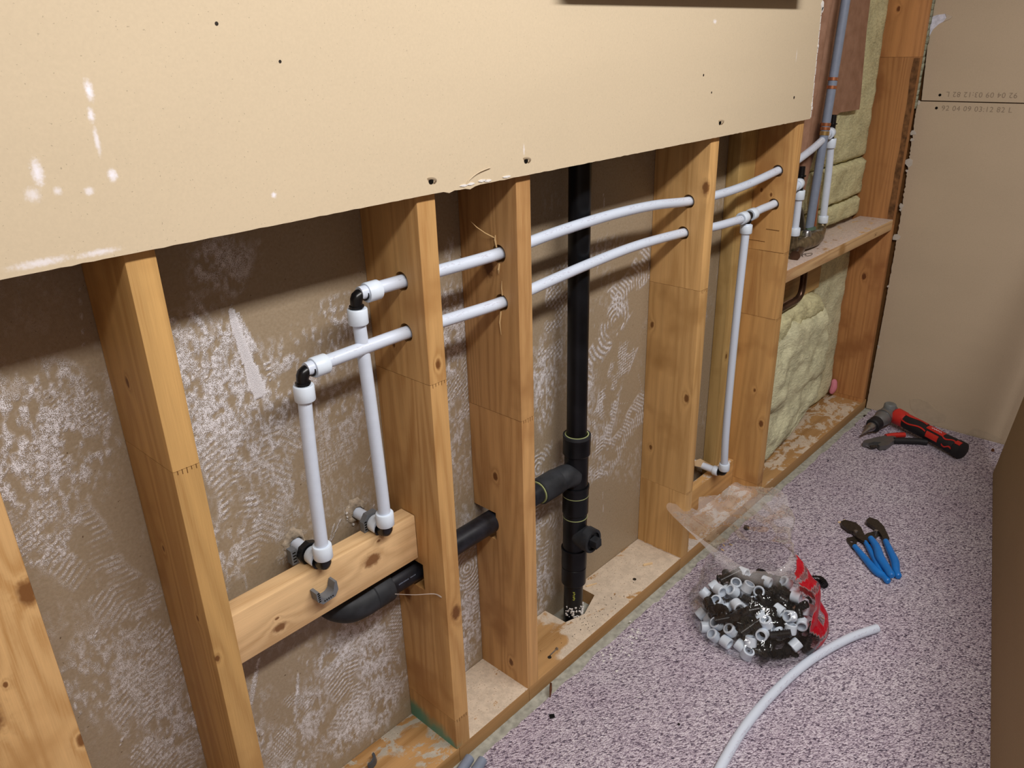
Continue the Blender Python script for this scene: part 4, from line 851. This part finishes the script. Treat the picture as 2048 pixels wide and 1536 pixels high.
def patch(t0, t1, a0, a1, r, mat, nm='red_panel', lb=None):
    up_ = ax.cross(sd); V = []; F = []; n, m_ = 10, 8
    for k, rr in enumerate((r, r+.0016)):
        for i in range(n+1):
            for j in range(m_+1):
                t = t0+(t1-t0)*i/n; a = math.radians(a0+(a1-a0)*j/m_+(10*math.sin(i/n*6.0) if nm == 'red_stripe' else 0)); V.append(along(t)+sd*(rr*math.cos(a))+Vector((0, 0, 1))*(rr*math.sin(a)))
    o = (n+1)*(m_+1); ix = lambda i, j: i*(m_+1)+j
    for i in range(n):
        for j in range(m_): f = (ix(i, j), ix(i, j+1), ix(i+1, j+1), ix(i+1, j)); F += [tuple(k+o for k in f), f[::-1]]
    for i in range(n): F += [(ix(i, 0), ix(i+1, 0), ix(i+1, 0)+o, ix(i, 0)+o), (ix(i, m_), ix(i, m_)+o, ix(i+1, m_)+o, ix(i+1, m_))]
    for j in range(m_): F += [(ix(0, j), ix(0, j)+o, ix(0, j+1)+o, ix(0, j+1)), (ix(n, j), ix(n, j+1), ix(n, j+1)+o, ix(n, j)+o)]
    mb = MB(); mb.add(V, F); return link(nm, mb, mat, tl, label=lb)
patch(.05, .155, 70, 100, .0285, M_['red'], 'red_stripe'); patch(.165, .235, 75, 125, .0278, M_['red']); patch(.06, .17, 148, 158, .0292, M_['red'], 'red_stripe')
patch(.175, .225, 140, 185, .0282, M_['red']); patch(.235, .29, 118, 128, .0292, M_['red'], 'red_stripe'); patch(.245, .285, 172, 182, .0295, M_['red'], 'red_stripe'); patch(Lh-.026, Lh-.006, 100, 130, .0318, M_['red'])
# logo: white script stroke on the red panel
sw = [along(.18+.042*k/14)+sd*(.0300*math.cos(math.radians(100+6*math.sin(k*1.9))))+Vector((0, 0, .0300*math.sin(math.radians(100+6*math.sin(k*1.9))))) for k in range(15)]
link('logo_stroke', MB().tube(sw, .0008, 6), M_['collar'], tl)
# grey gear head and nose pointing to the plate
nz_ = Vector((-.93, .12, -.10)).normalized(); hc = H+Vector((-.004, .012, .0))
link('gear_head', MB().tube([hc+Vector((.03, .0, .004)), hc+Vector((.026, 0, .004)), hc, hc+nz_*.055, hc+nz_*.085, hc+nz_*.09], [.022, .028, .031, .030, .025, .022], 20), plain('grey_cast', (.20, .205, .21), .4, .5, .5), tl)
link('head_cap', MB().tube([hc+Vector((.0, -.0, .020)), hc+Vector((-.002, .0, .038)), hc+Vector((-.002, .0, .042))], [.024, .022, .018], 16), plain('grey_paint', (.16, .17, .17), .5), tl)
link('steel_ring', MB().tube([hc+nz_*.040+Vector((0, 0, .002)), hc+nz_*.046+Vector((0, 0, .002))], .0325, 24), M_['bright'], tl)
link('nose_ring', MB().tube([hc+nz_*.088, hc+nz_*.092, hc+nz_*.122, hc+nz_*.126], [.024, .027, .027, .023], 24), M_['rubber'], tl)
link('expander_tip', MB().tube([hc+nz_*.124, hc+nz_*.134, hc+nz_*.150, hc+nz_*.152, hc+nz_*.205], [.017, .018, .014, .010, .002], 12), M_['bright'], tl)
# cutter lying in front of it
pcu = thing('pipe_cutter', (2.53, -.19, .003), 'grey-jawed pipe cutter with red and black handle in front of the tool', 'pipe cutter')
link('cutter_frame', MB().prism([(2.475, -.120), (2.492, -.118), (2.540, -.140), (2.592, -.168), (2.598, -.196), (2.582, -.205), (2.545, -.200), (2.505, -.196), (2.484, -.180), (2.492, -.168), (2.52, -.172), (2.505, -.150), (2.478, -.140)], .006, .024, 'z', .002), plain('cutter_grey', (.15, .15, .15), .4, .5, .6), pcu)
link('cutter_blade', MB().prism([(2.480, -.125), (2.500, -.150), (2.492, -.170), (2.468, -.150)], .012, .0145, 'z'), M_['bright'], pcu)
link('cutter_screw', MB().tube([(2.487, -.165, .015), (2.470, -.150, .015)], [.006, .006], 10), M_['steel'], pcu)
link('upper_handle', MB().tube(spline([(2.585, -.165, .018), (2.61, -.185, .020), (2.64, -.215, .020)], 5), [.010]*11, 12), M_['red'], pcu)
link('lower_handle', MB().tube(spline([(2.575, -.198, .016), (2.60, -.230, .016), (2.625, -.265, .016), (2.64, -.295, .016)], 5), [.012]*16, 12), M_['rubber'], pcu)
# nail head / rust spot at end wall right corner
tag(link('rusty_bit', MB().tube([(2.745, -.490, .003), (2.745, -.490, .012)], [.006, .004], 8), M_['rust']), 'dark brown bit on the carpet in the far right corner', 'debris')

# ------------------------------------------------------------------ bag of fittings
BC = Vector((1.335, -.272, 0)); random.seed(21)
def m_ring():
    return MB().tube([(0, 0, -.012), (0, 0, -.0108), (0, 0, .0108), (0, 0, .012)], [.0138, .0148, .0148, .0138], 16, inner=.74)
def m_elbow():
    mb = MB(); L = .030; r = .0092
    mb.tube([Vector((L, 0, 0))]+[Vector((.011*(1-t)**2, .011*t*t, 0)) for t in (0, .33, .66, 1)]+[Vector((0, L, 0))], [r*.9, r, r*1.05, r*1.05, r, r*.9], 12, inner=.72)
    for d in (Vector((1, 0, 0)), Vector((0, 1, 0))):
        for q in (.45, .68, .88): mb.tube([d*(L*q), d*(L*q+.002)], r*1.14, 12)
    return mb
def m_tee():
    mb = MB(); L = .031; r = .0095; mb.tube([(-L, 0, 0), (L, 0, 0)], r, 12, inner=.72); mb.tube([(0, .004, 0), (0, L, 0)], r, 12, inner=.72)
    for d in (Vector((1, 0, 0)), Vector((-1, 0, 0)), Vector((0, 1, 0))):
        for q in (.45, .68, .88): mb.tube([d*(L*q), d*(L*q+.002)], r*1.15, 12)
    return mb
def m_coupling():
    mb = MB(); r = .0095; mb.tube([(-.026, 0, 0), (.026, 0, 0)], r, 12, inner=.75); mb.tube([(-.002, 0, 0), (.002, 0, 0)], r*1.35, 12)
    for q in (-.021, -.015, -.009, .009, .015, .021): mb.tube([(q, 0, 0), (q+.002, 0, 0)], r*1.14, 12)
    return mb
protos = {}
def put(kind, loc, rot, mat, label, cat, group):
    if kind not in protos:
        o = link(kind, {'collar_ring': m_ring, 'elbow_fitting': m_elbow, 'tee_fitting': m_tee, 'coupling_fitting': m_coupling}[kind](), mat, loc=(0, 0, 0)); protos[kind] = o
    else:
        o = protos[kind].copy(); COL.objects.link(o)
    o.location = loc; o.rotation_euler = rot; return tag(o, label, cat, group)
pts = []; 
for z, rmax, md in [(.018, .150, .030), (.041, .146, .030), (.064, .130, .031), (.086, .105, .031), (.104, .050, .034)]:
    tries = 0
    while tries < 2500:
        tries += 1; a = random.uniform(0, 6.283); r = rmax*math.sqrt(random.random()); x = BC.x+r*math.cos(a)*.98; y = BC.y+r*math.sin(a)*.98
        if all((x-p[0])**2+(y-p[1])**2+(z-p[2])**2 > md*md for p in pts): pts.append((x, y, z))
cw = Vector((-.92, -.38)); side = Vector((.38, -.92))
def where(s1, s2, z):
    if z > .075: return 'near the top of the heap in the clear bag'
    if s2 > .5: return 'at the front of the clear bag, nearest the camera'
    if s1 < -.35: return 'on the plate side of the clear bag'
    if s1 > .35: return 'behind the red print of the clear bag'
    if s2 < -.4: return 'at the back of the clear bag'
    return 'in the middle of the clear bag'
for (x, y, z) in pts:
    d = Vector((x-BC.x, y-BC.y)); s1 = d.dot(side)/.17; s2 = d.dot(cw)/.17
    pw = .33+.25*(s1 < -.25)+.15*(s2 > .55); zz = z+random.uniform(-.003, .004)
    rot = (random.uniform(0, 6.28), random.uniform(-.5, .5), random.uniform(0, 6.28)); wh = where(s1, s2, z)
    if random.random() < pw: put('collar_ring', (x, y, zz), (random.uniform(0, 6.28), random.uniform(0, 6.28), 0), M_['collar'], 'white plastic ring '+wh, 'ring', 'white rings '+wh)
    else:
        q = random.random()
        if q < .48: put('elbow_fitting', (x, y, zz), rot, M_['black'], 'black barbed elbow '+wh, 'pipe fitting', 'black elbows '+wh)
        elif q < .75: put('coupling_fitting', (x, y, zz), rot, M_['black'], 'straight black coupling '+wh, 'pipe fitting', 'black couplings '+wh)
        else: put('tee_fitting', (x, y, zz), rot, M_['black'], 'black barbed tee '+wh, 'pipe fitting', 'black tees '+wh)
put('elbow_fitting', (1.605, -.332, .014), (0, 0, math.radians(132)), M_['black'], 'single black elbow lying on the carpet outside the bag', 'pipe fitting', None)
def bagfilm():
    N = NT('clear_film', .12, .5); p = N.pos(); t = N.t
    out = t.nodes['Material Output']; tr = N.n('ShaderNodeBsdfTransparent'); gl_ = N.n('ShaderNodeBsdfGlossy'); gl_.inputs['Roughness'].default_value = .07
    gl_.inputs['Color'].default_value = (1, 1, 1, 1)
    df = N.n('ShaderNodeBsdfDiffuse'); at = N.n('ShaderNodeAttribute', attribute_name='red_print').outputs['Fac']; fg = N.n('ShaderNodeAttribute', attribute_name='fog').outputs['Fac']
    N._in(tr.inputs['Color'], N.mix(at, (.965, .965, .965), (.60, .03, .04))); N._in(df.inputs['Color'], N.mix(at, (.82, .80, .82), (.66, .012, .03)))
    lw = N.n('ShaderNodeFresnel'); lw.inputs['IOR'].default_value = 1.38
    m1 = N.n('ShaderNodeMixShader'); N._in(m1.inputs[0], N.math('ADD', N.math('MULTIPLY', fg, .13), N.math('MULTIPLY', at, .55))); t.links.new(tr.outputs[0], m1.inputs[1]); t.links.new(df.outputs[0], m1.inputs[2])
    m2 = N.n('ShaderNodeMixShader'); N._in(m2.inputs[0], N.math('ADD', N.math('ADD', .04, N.math('MULTIPLY', fg, .03)), N.math('MULTIPLY', lw.outputs[0], .34))); t.links.new(m1.outputs[0], m2.inputs[1]); t.links.new(gl_.outputs[0], m2.inputs[2])
    b = N.n('ShaderNodeBump'); b.inputs['Strength'].default_value = .9; b.inputs['Distance'].default_value = .008
    rid = N.noise(p, 22, 2, .5); rid2 = N.noise(p, 60, 2, .5)
    cre = N.math('ADD', N.math('ABSOLUTE', N.math('SUBTRACT', rid, .5)), N.math('MULTIPLY', N.math('ABSOLUTE', N.math('SUBTRACT', rid2, .5)), .35))
    N._in(b.inputs['Height'], cre); t.links.new(b.outputs[0], gl_.inputs['Normal']); t.links.new(m2.outputs[0], out.inputs[0])
    nu, nv = 170, 100; V = []; F = []; RED = []; FOG = []
    ang = lambda a, c: math.atan2(math.sin(a-c), math.cos(a-c))
    for j in range(nv):
        v = j/(nv-1)
        for i in range(nu):
            a = 2*math.pi*i/nu; ca, sa = math.cos(a), math.sin(a)
            wob = 1+.045*mnoise.noise(Vector((ca*2.2, sa*2.2, 3)))
            if v < .18: t_ = v/.18; r = .160*t_; z = .0045; cx, cy = 0, 0
            elif v < .45: t_ = (v-.18)/.27; ph = t_*math.pi*.5; r = .160+.018*math.sin(ph*2)-.010*t_; z = .0045+.072*t_; cx, cy = 0, 0
            elif v < .70: t_ = (v-.45)/.25; r = .150-.045*t_*t_; z = .0765+.068*math.sin(t_*math.pi/2); cx, cy = .045*t_, .03*t_
            else:
                # slumped mouth: low along the front, two raised lobes at the plate side and the far side
                t_ = (v-.70)/.30; pk = math.exp(-(ang(a, 1.85)/.33)**2); pk2 = math.exp(-(ang(a, .45)/.75)**2); pl_ = math.exp(-(ang(a, 1.05)/1.15)**6); lobe = max(pk, pk2, pl_)
                r = .105-.030*t_*(1-lobe)+t_*(.07*pk+.085*pk2+.075*pl_); z = .1445+t_*(.040*pk+.012*pk2+.030*pl_-.012*(1-lobe)); cx, cy = .045+.055*t_, .03+.03*t_
            x = BC.x+cx+r*wob*ca; y = BC.y+cy+r*wob*sa
            if v > .18:
                am = .0045+.016*max(0, v-.5)
                q = Vector((x*8, y*8, z*10)); rd = 1-abs(mnoise.noise(q))*3; rd2 = 1-abs(mnoise.noise(q*2.6+Vector((4, 4, 4))))*3
                rr = am*(rd+.45*rd2); x += ca*rr; y += sa*rr; z += am*(rd*.9+rd2*.5)*(.4 if v < .45 else 1)
            V.append((x, y, max(z, .0042)))
            aa = ang(a, -1.0); red = 0
            if .24 < v < .74 and abs(aa) < .72-.55*max(0, v-.45)*2+.08*math.sin(v*30): red = 1
            if red and (math.sin(v*70+aa*6) > .55 and (v > .52 or v < .36)): red = .10
            if red and abs(v-.44) < .05 and abs(aa+.25) < .12: red = .10
            RED.append(red); FOG.append(.06+1.7*max(0, min(1, (v-.76)/.12)))
    for j in range(nv-1):
        for i in range(nu): a = j*nu+i; b_ = j*nu+(i+1) % nu; F.append((a, b_, b_+nu, a+nu))
    mb = MB(); mb.add(V, F); o = link('plastic_bag', mb, N.m, loc=(BC.x, BC.y, .003), smooth=180)
    for nm, dat in (('red_print', RED), ('fog', FOG)):
        ra = o.data.attributes.new(nm, 'FLOAT', 'POINT'); ra.data.foreach_set('value', dat)
    tag(o, 'clear crumpled plastic bag with red print, full of pipe fittings on the carpet', 'bag')
bagfilm()
